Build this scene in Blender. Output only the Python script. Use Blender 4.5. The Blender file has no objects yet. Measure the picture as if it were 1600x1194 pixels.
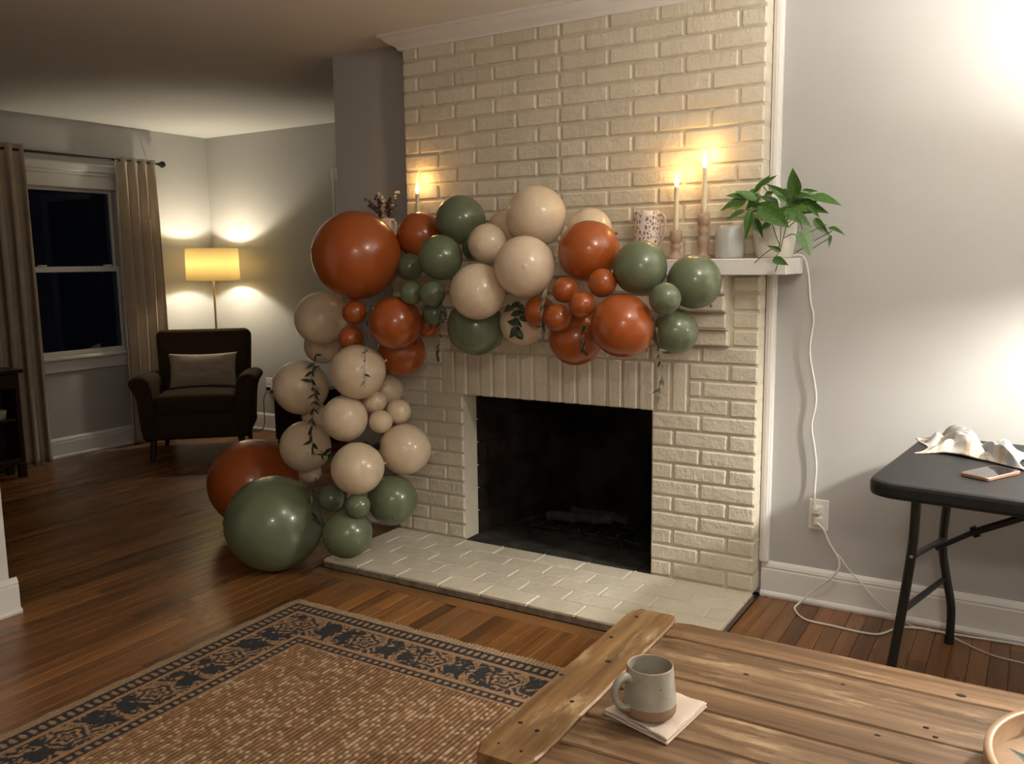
import bpy, bmesh, math, random
import numpy as np
from mathutils import Vector, Matrix, noise

random.seed(7)
scene = bpy.context.scene
COL = scene.collection
PI = math.pi

# ------------------------------------------------------------------ camera
F_PX, YAW, PITCH, ROLL = 1356.03, 0.5461, 0.1379, -0.0124
CAM = Vector((0.9241, -3.3809, 1.3843))
fwd = Vector((-math.sin(YAW)*math.cos(PITCH), math.cos(YAW)*math.cos(PITCH), -math.sin(PITCH)))
rgt = Vector((math.cos(YAW), math.sin(YAW), 0)); upv = rgt.cross(fwd)
r2 = math.cos(ROLL)*rgt + math.sin(ROLL)*upv
u2 = -math.sin(ROLL)*rgt + math.cos(ROLL)*upv
cd = bpy.data.cameras.new('camera'); cam = bpy.data.objects.new('camera', cd); COL.objects.link(cam)
cd.sensor_width = 36; cd.lens = F_PX*36/1600; cd.clip_start = .02
m = Matrix((r2, u2, -fwd)).transposed().to_4x4(); m.translation = CAM
cam.matrix_world = m
scene.camera = cam

# ------------------------------------------------------------------ world, exposure
world = bpy.data.worlds.new('night'); scene.world = world; world.use_nodes = True
bg = world.node_tree.nodes['Background']
bg.inputs[0].default_value = (0.10, 0.14, 0.30, 1); bg.inputs[1].default_value = 0.006
vs = scene.view_settings
vs.view_transform = 'Standard'; vs.look = 'None'; vs.gamma = 1.0; vs.use_curve_mapping = False
vs.exposure = 0.36
RIGHT_LAMP_W = 124.0; LEFT_LAMP_W = 16.5; CEIL_LIGHT = 40.0; REAR_FILL = 52.0; CANDLE_W = .52
WARM = (1.0, 0.97, 0.90); WARM_CEIL = (1.0, 0.93, 0.80); WARM_FAR = (1.0, 0.93, 0.76); FLAME = (1.0, 0.53, 0.17)

# ------------------------------------------------------------------ materials
MATS = {}
def nt(name):
    mt = bpy.data.materials.new(name); mt.use_nodes = True
    t = mt.node_tree; return mt, t, t.nodes['Principled BSDF']
def coords(t, scale=(1,1,1), kind='Object'):
    tc = t.nodes.new('ShaderNodeTexCoord'); mp = t.nodes.new('ShaderNodeMapping')
    mp.inputs['Scale'].default_value = scale
    t.links.new(tc.outputs[kind], mp.inputs[0]); return mp.outputs[0]
def wcoords(t, scale=(1,1,1)):
    g = t.nodes.new('ShaderNodeNewGeometry'); mp = t.nodes.new('ShaderNodeMapping')
    mp.inputs['Scale'].default_value = scale
    t.links.new(g.outputs['Position'], mp.inputs[0]); return mp.outputs[0]
def nz(t, vec, scale, detail=3, rough=.5):
    n = t.nodes.new('ShaderNodeTexNoise'); n.inputs['Scale'].default_value = scale
    n.inputs['Detail'].default_value = detail; n.inputs['Roughness'].default_value = rough
    t.links.new(vec, n.inputs['Vector']); return n.outputs['Fac']
def ramp(t, fac, stops):
    r = t.nodes.new('ShaderNodeValToRGB'); e = r.color_ramp.elements
    while len(e) < len(stops): e.new(.5)
    for k, (p, c) in enumerate(stops): e[k].position = p; e[k].color = (*c, 1)
    t.links.new(fac, r.inputs[0]); return r.outputs[0]
def math_(t, op, a, b=None, clamp=False):
    n = t.nodes.new('ShaderNodeMath'); n.operation = op; n.use_clamp = clamp
    for i, v in enumerate((a, b)):
        if v is None: continue
        if isinstance(v, (int, float)): n.inputs[i].default_value = v
        else: t.links.new(v, n.inputs[i])
    return n.outputs[0]
def mixc(t, fac, a, b, mode='MIX'):
    n = t.nodes.new('ShaderNodeMix'); n.data_type = 'RGBA'; n.blend_type = mode
    for s, v in ((n.inputs[0], fac), (n.inputs[6], a), (n.inputs[7], b)):
        if isinstance(v, (int, float)): s.default_value = v
        elif isinstance(v, tuple): s.default_value = (*v, 1) if len(v) == 3 else v
        else: t.links.new(v, s)
    return n.outputs[2]
def bump(t, p, h, strength=.3, dist=.01):
    b = t.nodes.new('ShaderNodeBump'); b.inputs['Strength'].default_value = strength
    b.inputs['Distance'].default_value = dist
    t.links.new(h, b.inputs['Height']); t.links.new(b.outputs[0], p.inputs['Normal'])
def simple(name, col, rough=.5, var=.12, nscale=8, bstr=0, bscale=60, metal=0, spec=.5, coat=0, sheen=0, world=False, bdist=.004):
    if name in MATS: return MATS[name]
    mt, t, p = nt(name)
    v = wcoords(t) if world else coords(t)
    n = nz(t, v, nscale, 4)
    lo = tuple(max(0, c*(1-var)) for c in col); hi = tuple(min(1, c*(1+var)) for c in col)
    t.links.new(ramp(t, n, [(.3, lo), (.7, hi)]), p.inputs['Base Color'])
    p.inputs['Roughness'].default_value = rough; p.inputs['Metallic'].default_value = metal
    p.inputs['Specular IOR Level'].default_value = spec
    p.inputs['Coat Weight'].default_value = coat
    if sheen: p.inputs['Sheen Weight'].default_value = sheen
    if bstr: bump(t, p, nz(t, v, bscale, 4, .6), bstr, bdist)
    MATS[name] = mt; return mt

def brick_paint():
    mt, t, p = nt('cream_painted_brick')
    v = wcoords(t)
    oi = t.nodes.new('ShaderNodeObjectInfo')
    n = nz(t, v, 7, 4)
    base = ramp(t, n, [(.3, (.65, .585, .462)), (.7, (.71, .645, .52))])
    tone = math_(t, 'ADD', math_(t, 'MULTIPLY', oi.outputs['Random'], .10), .95)
    hs = t.nodes.new('ShaderNodeHueSaturation'); t.links.new(tone, hs.inputs['Value']); t.links.new(base, hs.inputs['Color'])
    # tiny dark chips in the paint
    n2 = nz(t, v, 95, 2)
    chip = math_(t, 'GREATER_THAN', n2, .80)
    t.links.new(mixc(t, math_(t, 'MULTIPLY', chip, .5), hs.outputs[0], (.16, .12, .08)), p.inputs['Base Color'])
    p.inputs['Roughness'].default_value = .42; p.inputs['Specular IOR Level'].default_value = .35
    a = nz(t, v, 34, 5, .65); b_ = nz(t, wcoords(t, (1, 1, .35)), 120, 3)
    big = nz(t, v, 14, 2)
    h = math_(t, 'ADD', math_(t, 'ADD', math_(t, 'MULTIPLY', a, 1.0), math_(t, 'MULTIPLY', b_, .35)), math_(t, 'MULTIPLY', big, .9))
    bump(t, p, h, .85, .007)
    return mt
M_BRICK = brick_paint()
M_MORTAR = simple('cream_painted_mortar', (.63, .575, .465), .5, .06, 12, .5, 70, world=True)
M_WALL = simple('grey_wall_paint', (.47, .46, .445), .42, .025, 3, .12, 22, world=True, spec=.35)
M_WALL_DK = simple('slate_wall_paint', (.30, .285, .265), .5, .025, 3, .1, 22, world=True, spec=.3)
M_CEIL = simple('ceiling_paint', (.80, .785, .755), .75, .02, 2, .08, 40, world=True, spec=.2)
M_WHITE = simple('white_trim_paint', (.76, .735, .70), .32, .02, 5, .05, 30, world=True)
M_SOOT = simple('sooty_firebrick', (.020, .015, .011), .9, .5, 9, .7, 60, world=True, spec=.1)
M_SOOTB = simple('sooty_back_panel', (.014, .010, .008), .95, .8, 5, .6, 40, world=True, spec=.05)
M_ASH = simple('ash_floor', (.040, .036, .031), .95, .5, 8, .6, 50, world=True, spec=.1)
M_IRON = simple('black_iron', (.02, .02, .02), .55, .3, 30, .3, 90, metal=.6)
M_SLABEDGE = simple('raw_slab_edge', (.19, .155, .115), .8, .3, 30, .6, 90, world=True)
M_BLACKPL = simple('black_plastic', (.012, .012, .012), .5, .15, 40, .3, 220, spec=.3)
M_BLACKMET = simple('black_powder_coat', (.011, .011, .011), .42, .1, 40, .1, 200)
M_CORD = simple('white_cord', (.72, .69, .63), .45, .03, 30)
M_OUTLET = simple('outlet_plastic', (.78, .75, .70), .35, .02, 20)
M_BRASS = simple('brass', (.62, .45, .20), .32, .06, 20, metal=.9)
M_ROD = simple('dark_bronze', (.025, .02, .018), .4, .1, 20, metal=.5)
M_ESPRESSO = simple('espresso_wood', (.030, .013, .009), .35, .35, 14, .1, 60)
M_CHAIR = simple('taupe_upholstery', (.050, .031, .016), .95, .10, 30, .35, 420, spec=.08)
M_PILLOW = simple('linen_pillow', (.42, .345, .26), .95, .06, 25, .3, 400)
M_LEGWOOD = simple('dark_chair_leg', (.028, .016, .011), .4, .2, 20)
M_WAX = simple('ivory_wax', (.80, .68, .47), .45, .03, 15)
M_HOLDER = simple('taupe_turned_wood', (.40, .275, .20), .6, .08, 25, .15, 120)
M_VASE = simple('stoneware_vase', (.60, .52, .44), .55, .10, 16, .15, 60)
M_POT = simple('white_ribbed_pot', (.66, .63, .55), .6, .06, 30, .2, 120)
M_SOIL = simple('potting_soil', (.03, .02, .014), .95, .4, 60, .8, 120)
M_STEM = simple('dark_vine_stem', (.045, .04, .018), .6, .2, 30)
M_TWIG = simple('grey_green_twig', (.20, .18, .11), .6, .2, 30)
M_DRY = simple('dried_mauve_bloom', (.085, .05, .05), .9, .45, 40)
M_DRYP = simple('dried_pale_bloom', (.50, .38, .29), .9, .2, 40)
M_TRAY = simple('pale_turned_wood', (.37, .23, .13), .45, .14, 18, .1, 60)
M_NAPKIN = simple('blush_linen', (.52, .42, .34), .9, .04, 20, .3, 500)
M_DOOR = simple('door_paint', (.55, .53, .50), .4, .02, 5)

def wood(name, cols, rough, along, fine, tone_attr=False, gloss_var=.12, world=True, bstr=.15, scratch=None):
    """grain stretched along one axis; cols are three tones from dark to light"""
    mt, t, p = nt(name)
    sc = [fine, fine, fine]; sc[along] = fine*.045
    v = wcoords(t, tuple(sc)) if world else coords(t, tuple(sc))
    sc2 = [fine*.22]*3; sc2[along] = fine*.02
    v2 = wcoords(t, tuple(sc2)) if world else coords(t, tuple(sc2))
    g = math_(t, 'ADD', math_(t, 'MULTIPLY', nz(t, v, 1, 5, .6), .55), math_(t, 'MULTIPLY', nz(t, v2, 1, 4, .6), .45))
    col = ramp(t, g, [(.32, cols[0]), (.5, cols[1]), (.68, cols[2])])
    if tone_attr:
        at = t.nodes.new('ShaderNodeAttribute'); at.attribute_name = 'tone'
        tv = math_(t, 'ADD', math_(t, 'MULTIPLY', at.outputs['Fac'], .95), .5)
        hs = t.nodes.new('ShaderNodeHueSaturation'); t.links.new(tv, hs.inputs['Value']); t.links.new(col, hs.inputs['Color'])
        col = hs.outputs[0]
    if scratch:
        s3 = [fine*.55]*3; s3[along] = fine*.10
        vv = wcoords(t, tuple(s3)); q = nz(t, vv, 1, 6, .72)
        patch = nz(t, wcoords(t, (5, 5, 5)), 1, 2)
        fac = math_(t, 'MULTIPLY', math_(t, 'MULTIPLY', math_(t, 'SUBTRACT', q, .52, True), 7, True), math_(t, 'MULTIPLY', math_(t, 'SUBTRACT', patch, .42, True), 5, True))
        col = mixc(t, fac, col, scratch)
    t.links.new(col, p.inputs['Base Color'])
    rr = math_(t, 'ADD', math_(t, 'MULTIPLY', nz(t, v2, 1.7, 3), gloss_var*2), rough-gloss_var)
    t.links.new(rr, p.inputs['Roughness'])
    bump(t, p, g, bstr, .003)
    return mt
M_FLOOR = wood('oak_strip_floor', [(.105, .041, .011), (.195, .080, .023), (.29, .130, .042)], .30, 1, 42, tone_attr=True, bstr=.10)
M_CTX = wood('rustic_plank_wood', [(.040, .019, .007), (.122, .063, .027), (.265, .160, .080)], .48, 0, 46, tone_attr=True, bstr=.5, scratch=(.38, .265, .15))
M_CTY = wood('rustic_breadboard_wood', [(.055, .027, .009), (.165, .086, .032), (.30, .175, .075)], .45, 1, 46, tone_attr=True, bstr=.5, scratch=(.42, .29, .155))

def balloon_mat(name, col, rough, trans):
    mt, t, p = nt(name)
    v = coords(t); n = nz(t, v, 2.5, 2)
    t.links.new(ramp(t, n, [(.3, tuple(c*.94 for c in col)), (.7, tuple(min(1, c*1.05) for c in col))]), p.inputs['Base Color'])
    p.inputs['Roughness'].default_value = rough; p.inputs['Specular IOR Level'].default_value = .5
    p.inputs['Coat Weight'].default_value = .35; p.inputs['Coat Roughness'].default_value = .10
    tr = t.nodes.new('ShaderNodeBsdfTranslucent'); tr.inputs[0].default_value = (*col, 1)
    mx = t.nodes.new('ShaderNodeMixShader'); mx.inputs[0].default_value = trans
    out = t.nodes['Material Output']
    t.links.new(p.outputs[0], mx.inputs[1]); t.links.new(tr.outputs[0], mx.inputs[2]); t.links.new(mx.outputs[0], out.inputs[0])
    return mt
M_BAL = {'t': balloon_mat('terracotta_latex', (.39, .088, .016), .27, .08),
         's': balloon_mat('sage_latex', (.140, .170, .097), .27, .08),
         'c': balloon_mat('ivory_latex', (.80, .65, .47), .28, .18)}

def shade_mat(name, col, transl):
    mt, t, p = nt(name)
    v = coords(t, (1, 1, 1)); n = nz(t, v, 220, 2)
    p.inputs['Base Color'].default_value = (*col, 1); p.inputs['Roughness'].default_value = .95
    bump(t, p, n, .2, .001)
    tr = t.nodes.new('ShaderNodeBsdfTranslucent'); tr.inputs[0].default_value = (*col, 1)
    mx = t.nodes.new('ShaderNodeMixShader'); mx.inputs[0].default_value = transl
    t.links.new(p.outputs[0], mx.inputs[1]); t.links.new(tr.outputs[0], mx.inputs[2])
    t.links.new(mx.outputs[0], t.nodes['Material Output'].inputs[0])
    return mt
M_SHADE = shade_mat('linen_lamp_shade', (.86, .74, .46), .30)
M_SHADE2 = shade_mat('cream_lamp_shade', (.85, .76, .60), .25)
def cloth_mat(name, col, transl=.1):
    mt, t, p = nt(name)
    v = coords(t); n = nz(t, v, 6, 3); w = nz(t, v, 500, 2)
    t.links.new(ramp(t, n, [(.3, tuple(c*.93 for c in col)), (.7, tuple(c*1.05 for c in col))]), p.inputs['Base Color'])
    p.inputs['Roughness'].default_value = .9; p.inputs['Specular IOR Level'].default_value = .15
    bump(t, p, w, .25, .001); return mt
M_CURTAIN = cloth_mat('beige_curtain', (.43, .355, .275))
def emis(name, col, s):
    mt = bpy.data.materials.new(name); mt.use_nodes = True; t = mt.node_tree
    t.nodes.remove(t.nodes['Principled BSDF'])
    e = t.nodes.new('ShaderNodeEmission'); e.inputs[0].default_value = (*col, 1); e.inputs[1].default_value = s
    t.links.new(e.outputs[0], t.nodes['Material Output'].inputs[0]); return mt
M_FLAME = emis('candle_flame', (1.0, .74, .36), 9.0)
M_BOWL = [emis('lit_ceiling_glass', WARM_CEIL, CEIL_LIGHT), emis('rear_fill_glass', WARM_CEIL, REAR_FILL)]
def glass_mat(name, tint, rough=.02):
    mt = bpy.data.materials.new(name); mt.use_nodes = True; t = mt.node_tree
    t.nodes.remove(t.nodes['Principled BSDF'])
    a = t.nodes.new('ShaderNodeBsdfTransparent'); a.inputs[0].default_value = (*tint, 1)
    g = t.nodes.new('ShaderNodeBsdfGlossy'); g.inputs['Roughness'].default_value = rough
    fr = t.nodes.new('ShaderNodeFresnel'); fr.inputs[0].default_value = 1.5
    mx = t.nodes.new('ShaderNodeMixShader'); t.links.new(fr.outputs[0], mx.inputs[0])
    t.links.new(a.outputs[0], mx.inputs[1]); t.links.new(g.outputs[0], mx.inputs[2])
    t.links.new(mx.outputs[0], t.nodes['Material Output'].inputs[0]); return mt
M_GLASS = glass_mat('window_glass', (.75, .8, .85))
def frosted():
    mt, t, p = nt('frosted_glass')
    v = wcoords(t, (60, 60, 4)); n = nz(t, v, 1, 3)
    t.links.new(ramp(t, n, [(.3, (.62, .62, .60)), (.75, (.78, .77, .73))]), p.inputs['Base Color'])
    p.inputs['Roughness'].default_value = .38; p.inputs['Transmission Weight'].default_value = .35
    return mt
M_FROST = frosted()
def leaf_mat(name, dark, light, rough, vein=True):
    mt, t, p = nt(name)
    v = coords(t); oi = t.nodes.new('ShaderNodeObjectInfo')
    n = nz(t, coords(t, (60, 14, 30)), 1, 3)
    col = ramp(t, n, [(.38, dark), (.72, light)])
    hs = t.nodes.new('ShaderNodeHueSaturation')
    t.links.new(math_(t, 'ADD', math_(t, 'MULTIPLY', oi.outputs['Random'], .6), .7), hs.inputs['Value'])
    t.links.new(col, hs.inputs['Color']); t.links.new(hs.outputs[0], p.inputs['Base Color'])
    p.inputs['Roughness'].default_value = rough
    tr = t.nodes.new('ShaderNodeBsdfTranslucent'); t.links.new(hs.outputs[0], tr.inputs[0])
    mx = t.nodes.new('ShaderNodeMixShader'); mx.inputs[0].default_value = .2
    t.links.new(p.outputs[0], mx.inputs[1]); t.links.new(tr.outputs[0], mx.inputs[2])
    t.links.new(mx.outputs[0], t.nodes['Material Output'].inputs[0])
    return mt
M_POTHOS = leaf_mat('pothos_leaf', (.026, .080, .012), (.12, .25, .045), .35)
M_EUCA = leaf_mat('eucalyptus_leaf', (.035, .048, .024), (.10, .115, .07), .55)
M_EUCAP = leaf_mat('pale_eucalyptus_leaf', (.22, .22, .16), (.42, .40, .31), .55)

# ------------------------------------------------------------------ mesh helpers
def setp(o, label=None, cat=None, group=None, kind=None):
    if label: o['label'] = label
    if cat: o['category'] = cat
    if group: o['group'] = group
    if kind: o['kind'] = kind
    return o
def thing(name, loc, label, cat, group=None, rz=0, kind=None):
    o = bpy.data.objects.new(name, None); COL.objects.link(o); o.location = loc; o.rotation_euler = (0, 0, rz)
    o.empty_display_size = .05
    return setp(o, label, cat, group, kind)
def link(name, me, mat, parent=None, loc=(0,0,0), rot=(0,0,0)):
    o = bpy.data.objects.new(name, me); COL.objects.link(o)
    if mat and not me.materials: me.materials.append(mat)
    o.location = loc; o.rotation_euler = rot
    if parent: o.parent = parent
    return o
class G:
    """collects vertices and faces of one mesh"""
    def __init__(s): s.v = []; s.f = []; s.sm = []
    def add(s, v, f, smooth=False):
        b = len(s.v); s.v += [tuple(p) for p in v]; s.f += [tuple(b+i for i in q) for q in f]; s.sm += [smooth]*len(f); return s
    def box(s, x0, x1, y0, y1, z0, z1):
        v = [(x, y, z) for z in (z0, z1) for y in (y0, y1) for x in (x0, x1)]
        return s.add(v, [(0,2,3,1),(4,5,7,6),(0,1,5,4),(2,6,7,3),(0,4,6,2),(1,3,7,5)])
    def cbox(s, x0, x1, y0, y1, z0, z1, c):
        """chamfered box, 44 triangles"""
        lo = (x0, y0, z0); hi = (x1, y1, z1); v = []; idx = {}
        for cx in (0,1):
            for cy in (0,1):
                for cz in (0,1):
                    for ax in range(3):
                        p = []
                        for k, bit in enumerate((cx, cy, cz)):
                            e = hi[k] if bit else lo[k]
                            if k != ax: e += (-c if bit else c)
                            p.append(e)
                        idx[(cx,cy,cz,ax)] = len(v); v.append(tuple(p))
        f = []
        for ax in range(3):
            for side in (0,1):
                q = []
                for a, b in ((0,0),(1,0),(1,1),(0,1)):
                    k = [a, b]; k.insert(ax, side); q.append(idx[(*k, ax)])
                f.append(tuple(q))
        for ax in range(3):
            o1, o2 = [k for k in range(3) if k != ax]
            for a in (0,1):
                for b in (0,1):
                    def K(t, face):
                        k = [0,0,0]; k[ax] = t; k[o1] = a; k[o2] = b; return idx[(*k, face)]
                    f.append((K(0,o1), K(1,o1), K(1,o2), K(0,o2)))
        for cx in (0,1):
            for cy in (0,1):
                for cz in (0,1): f.append(tuple(idx[(cx,cy,cz,a)] for a in range(3)))
        return s.add(v, f)
    def tube(s, pts, rad, seg=8, caps=True, smooth=True):
        pts = [Vector(p) for p in pts]; n = len(pts); v = []; f = []
        if not isinstance(rad, (list, tuple)): rad = [rad]*n
        prev = None
        for i, p in enumerate(pts):
            d = (pts[min(i+1, n-1)]-pts[max(i-1, 0)])
            if d.length < 1e-9: d = Vector((0,0,1))
            d.normalize()
            if prev is None:
                a = Vector((0,0,1)) if abs(d.z) < .9 else Vector((1,0,0)); u = d.cross(a).normalized()
            else:
                u = (prev - d*prev.dot(d)); u = u.normalized() if u.length > 1e-6 else d.orthogonal().normalized()
            prev = u; w = d.cross(u)
            for k in range(seg):
                a = 2*PI*k/seg; v.append(p + (u*math.cos(a)+w*math.sin(a))*rad[i])
        for i in range(n-1):
            for k in range(seg):
                f.append((i*seg+k, i*seg+(k+1)%seg, (i+1)*seg+(k+1)%seg, (i+1)*seg+k))
        s.add(v, f, smooth)
        if caps: s.add([v[k] for k in range(seg)], [tuple(range(seg))][::1]); s.add([v[(n-1)*seg+k] for k in range(seg)], [tuple(range(seg))])
        return s
    def lathe(s, prof, c=(0,0,0), seg=32, smooth=True, wob=0):
        v = []; f = []; n = len(prof)
        for i, (r, z) in enumerate(prof):
            for k in range(seg):
                a = 2*PI*k/seg; v.append((c[0]+r*math.cos(a), c[1]+r*math.sin(a), c[2]+z))
        for i in range(n-1):
            for k in range(seg):
                f.append((i*seg+k, i*seg+(k+1)%seg, (i+1)*seg+(k+1)%seg, (i+1)*seg+k))
        if prof[0][0] > 1e-6: f.append(tuple(range(seg)))
        if prof[-1][0] > 1e-6: f.append(tuple((n-1)*seg+k for k in range(seg)))
        return s.add(v, f, smooth)
    def prism(s, poly, axis, a, b):
        """extrude a 2-D polygon along an axis from a to b"""
        n = len(poly); v = []
        for t in (a, b):
            for p in poly:
                q = list(p); q.insert(axis, t); v.append(tuple(q))
        f = [tuple(range(n)), tuple(range(n, 2*n))] + [(i, (i+1)%n, n+(i+1)%n, n+i) for i in range(n)]
        return s.add(v, f)
    def mesh(s, name, recenter=True, merge=False):
        v = np.array(s.v, float); c = np.zeros(3)
        if recenter: c = (v.min(0)+v.max(0))/2; c[2] = v[:,2].min()
        me = bpy.data.meshes.new(name); me.from_pydata([tuple(p) for p in v-c], [], s.f)
        me.polygons.foreach_set('use_smooth', s.sm)
        bm = bmesh.new(); bm.from_mesh(me)
        if merge: bmesh.ops.remove_doubles(bm, verts=bm.verts, dist=1e-5)
        bmesh.ops.recalc_face_normals(bm, faces=bm.faces); bm.to_mesh(me); bm.free()
        return me, Vector(c)
    def build(s, name, mat, parent=None, recenter=True, merge=False):
        me, c = s.mesh(name, recenter, merge)
        return link(name, me, mat, parent, c)
def struct(o, label, kind='structure'):
    o['kind'] = kind; o['label'] = label; return o
def spline(pts, n=8):
    """Catmull-Rom through the points"""
    P = [Vector(p) for p in pts]; out = []
    for i in range(len(P)-1):
        p0 = P[max(i-1, 0)]; p1 = P[i]; p2 = P[i+1]; p3 = P[min(i+2, len(P)-1)]
        for k in range(n):
            t = k/n
            out.append(.5*((2*p1)+(p2-p0)*t+(2*p0-5*p1+4*p2-p3)*t*t+(3*p1-p0-3*p2+p3)*t**3))
    out.append(P[-1]); return out
def softbox(w, d, h, r, seg=4, puff=0, cuts=0):
    """rounded cushion-like block centred on x,y with its base at z=0"""
    bm = bmesh.new(); bmesh.ops.create_cube(bm, size=1)
    bmesh.ops.scale(bm, vec=(w, d, h), verts=bm.verts)
    bmesh.ops.bevel(bm, geom=bm.edges[:], offset=r, segments=seg, profile=.5, affect='EDGES')
    if cuts: bmesh.ops.subdivide_edges(bm, edges=[e for e in bm.edges if e.calc_length() > r*1.5], cuts=cuts, use_grid_fill=True)
    for q in bm.verts:
        if puff:
            u = 2*q.co.x/w; t = 2*q.co.y/d
            q.co.z += puff*(1 if q.co.z > 0 else -.3)*max(0, (1-u*u))*max(0, (1-t*t))
        q.co.z += h/2
    me = bpy.data.meshes.new('soft'); bm.to_mesh(me); bm.free()
    me.polygons.foreach_set('use_smooth', [True]*len(me.polygons)); return me

# ================================================================== THE ROOM
WY = .12          # plane of the grey wall round the fireplace
XL_U, XL, XR = -1.719, -1.823, 0.0
XO1, XO2 = -1.4065, -.4482
H = 2.44; YB = 1.706; XW = -5.148; X_END = -2.2586
RX, RY = 2.7, -5.2

g = G(); g.box(XW-.1, RX, RY, YB+.1, H, H+.06)
struct(g.build('ceiling', M_CEIL), 'plain off-white ceiling over both rooms')
g = G()
g.box(X_END, -1.42, WY, WY+.12, 0, H); g.box(-.44, RX, WY, WY+.12, 0, H); g.box(-1.42, -.44, WY, WY+.12, .80, H)
struct(g.build('wall_fireplace', M_WALL), 'grey wall either side of the painted brick fireplace')
g = G(); g.box(-6.3, -1.85, YB, YB+.1, 0, H)
struct(g.build('wall_back', M_WALL), 'grey wall behind the armchair, with outlet and door')
wy0, wy1, wz0, wz1 = .115, .822, .735, 1.965
g = G(); g.box(XW-.1, XW, RY, wy0, 0, H); g.box(XW-.1, XW, wy1, YB, 0, H); g.box(XW-.1, XW, wy0, wy1, 0, wz0); g.box(XW-.1, XW, wy0, wy1, wz1, H)
struct(g.build('wall_left', M_WALL), 'grey wall with the night window and curtains')
g = G(); g.box(-1.95, -1.85, WY+.12, YB, 0, H); struct(g.build('wall_nook', M_WALL), 'grey end wall of the passage behind the chimney')
g = G(); g.box(RX, RX+.1, RY, WY+.12, 0, H); struct(g.build('wall_right', M_WALL), 'grey wall at the right of the living room')
g = G(); g.box(XW-.1, RX+.1, RY-.1, RY, 0, H); struct(g.build('wall_front', M_WALL), 'grey wall behind the viewer')
g = G(); g.box(-2.69, -2.555, RY, -1.572, 0, H); struct(g.build('wall_partition', M_WHITE), 'pale stub wall between the two rooms at the left edge')

# baseboards -------------------------------------------------------
BP = [(0, 0), (.030, 0), (.032, .010), (.028, .018), (.018, .022), (.018, .112), (.015, .118), (.017, .124), (.013, .136), (.006, .146), (0, .146)]
def base_run(name, p0, p1, nrm, label):
    """moulded baseboard from p0 to p1; nrm points into the room"""
    g = G(); v = []
    for p in (p0, p1):
        for d, z in BP: v.append((p[0]+nrm[0]*d, p[1]+nrm[1]*d, z))
    n = len(BP); g.add(v, [tuple(range(n)), tuple(range(n, 2*n))]+[(i, (i+1)%n, n+(i+1)%n, n+i) for i in range(n)])
    return struct(g.build(name, M_WHITE), label)
base_run('baseboard_right', (.004, WY), (RX, WY), (0, -1), 'white moulded baseboard right of the fireplace')
base_run('baseboard_left', (XW, -.9), (XW, YB), (1, 0), 'white moulded baseboard under the window')
base_run('baseboard_back', (XW, YB), (-3.76, YB), (0, -1), 'white moulded baseboard behind the armchair')
base_run('baseboard_partition', (-2.555, RY), (-2.555, -1.545), (1, 0), 'white baseboard on the stub wall at the left edge')
base_run('baseboard_chimney', (X_END, WY), (XL-.003, WY), (0, -1), 'white baseboard on the wall left of the chimney')

# floor ------------------------------------------------------------
PW = .0605
fl = struct(G().box(-6.4, RX, RY, YB, -.05, -.013).build('floor', simple('subfloor', (.05, .03, .018), .9)), 'strip oak floor of narrow warm brown boards')
def visible(x, y):
    d = Vector((x, y, 0))-CAM; z = d.dot(fwd)
    if z < .3: return False
    px = 800+F_PX*d.dot(r2)/z; py = 597-F_PX*d.dot(u2)/z
    return -60 < px < 1660 and py < 1260
planks = []
x = -5.20
while x < RX:
    y = RY - random.random()*1.2
    while y < YB:
        L = random.uniform(.7, 1.9); planks.append((x, y, min(y+L, YB))); y += L
    x += PW
HB = -.625        # the boards butt against a border board along the hearth
def clip(pl):
    x0, a, b = pl; out = []
    if x0+PW > XL-.02 and x0 < -.0:        # hearth and border
        if a < HB: out.append((x0, a, min(b, HB)))
        return out
    out.append((x0, max(a, RY), b)); return out
planks = [q for p in planks for q in clip(p) if q[2]-max(q[1], RY) > .03]
def score(p):
    x0, a, b = p; xm = x0+PW/2
    ys = np.linspace(max(a, RY), b, 5); s = 0
    for yy in ys:
        if visible(xm, yy):
            if -1.6 < xm < .7 and -2.9 < yy < -.95: continue     # under the rug
            s += 1/((xm-CAM.x)**2+(yy-CAM.y)**2+1.9)
    return s*(b-a)
planks.sort(key=score, reverse=True)
def tone_mesh(g, name, tones):
    me, c = g.mesh(name)
    at = me.attributes.new('tone', 'FLOAT', 'POINT'); at.data.foreach_set('value', tones); return me, c
for x0, a, b in planks[:299]:
    a = max(a, RY)
    g = G().cbox(x0+.0006, x0+PW-.0006, a+.0006, b-.0006, -.013, random.uniform(-.0004, 0), .0012)
    t = min(1, max(0, random.gauss(.5, .23)))
    me, c = tone_mesh(g, 'plank', [t]*24); link('plank', me, M_FLOOR, fl, c-fl.location)
g = G(); tn = []
for x0, a, b in planks[299:]:
    g.box(x0+.0006, x0+PW-.0006, max(a, RY)+.0006, b-.0006, -.013, -.0002); tn += [min(1, max(0, random.gauss(.5, .23)))]*8
me, c = tone_mesh(g, 'plank_field', tn); o = link('plank_field', me, M_FLOOR, fl, c-fl.location); o['kind'] = 'stuff'
xs = [XL-.02, -1.1, -.3, .0]
M_FLOORX = wood('oak_border_board', [(.14, .060, .020), (.22, .100, .035), (.29, .140, .052)], .30, 0, 42, tone_attr=True, bstr=.1)
for a, b in zip(xs, xs[1:]):
    g = G().cbox(a+.0006, b-.0006, HB+.0006, -.5515, -.013, 0, .0012)
    me, c = tone_mesh(g, 'border_board', [random.uniform(.4, .6)]*24); link('border_board', me, M_FLOORX, fl, c-fl.location)
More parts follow.
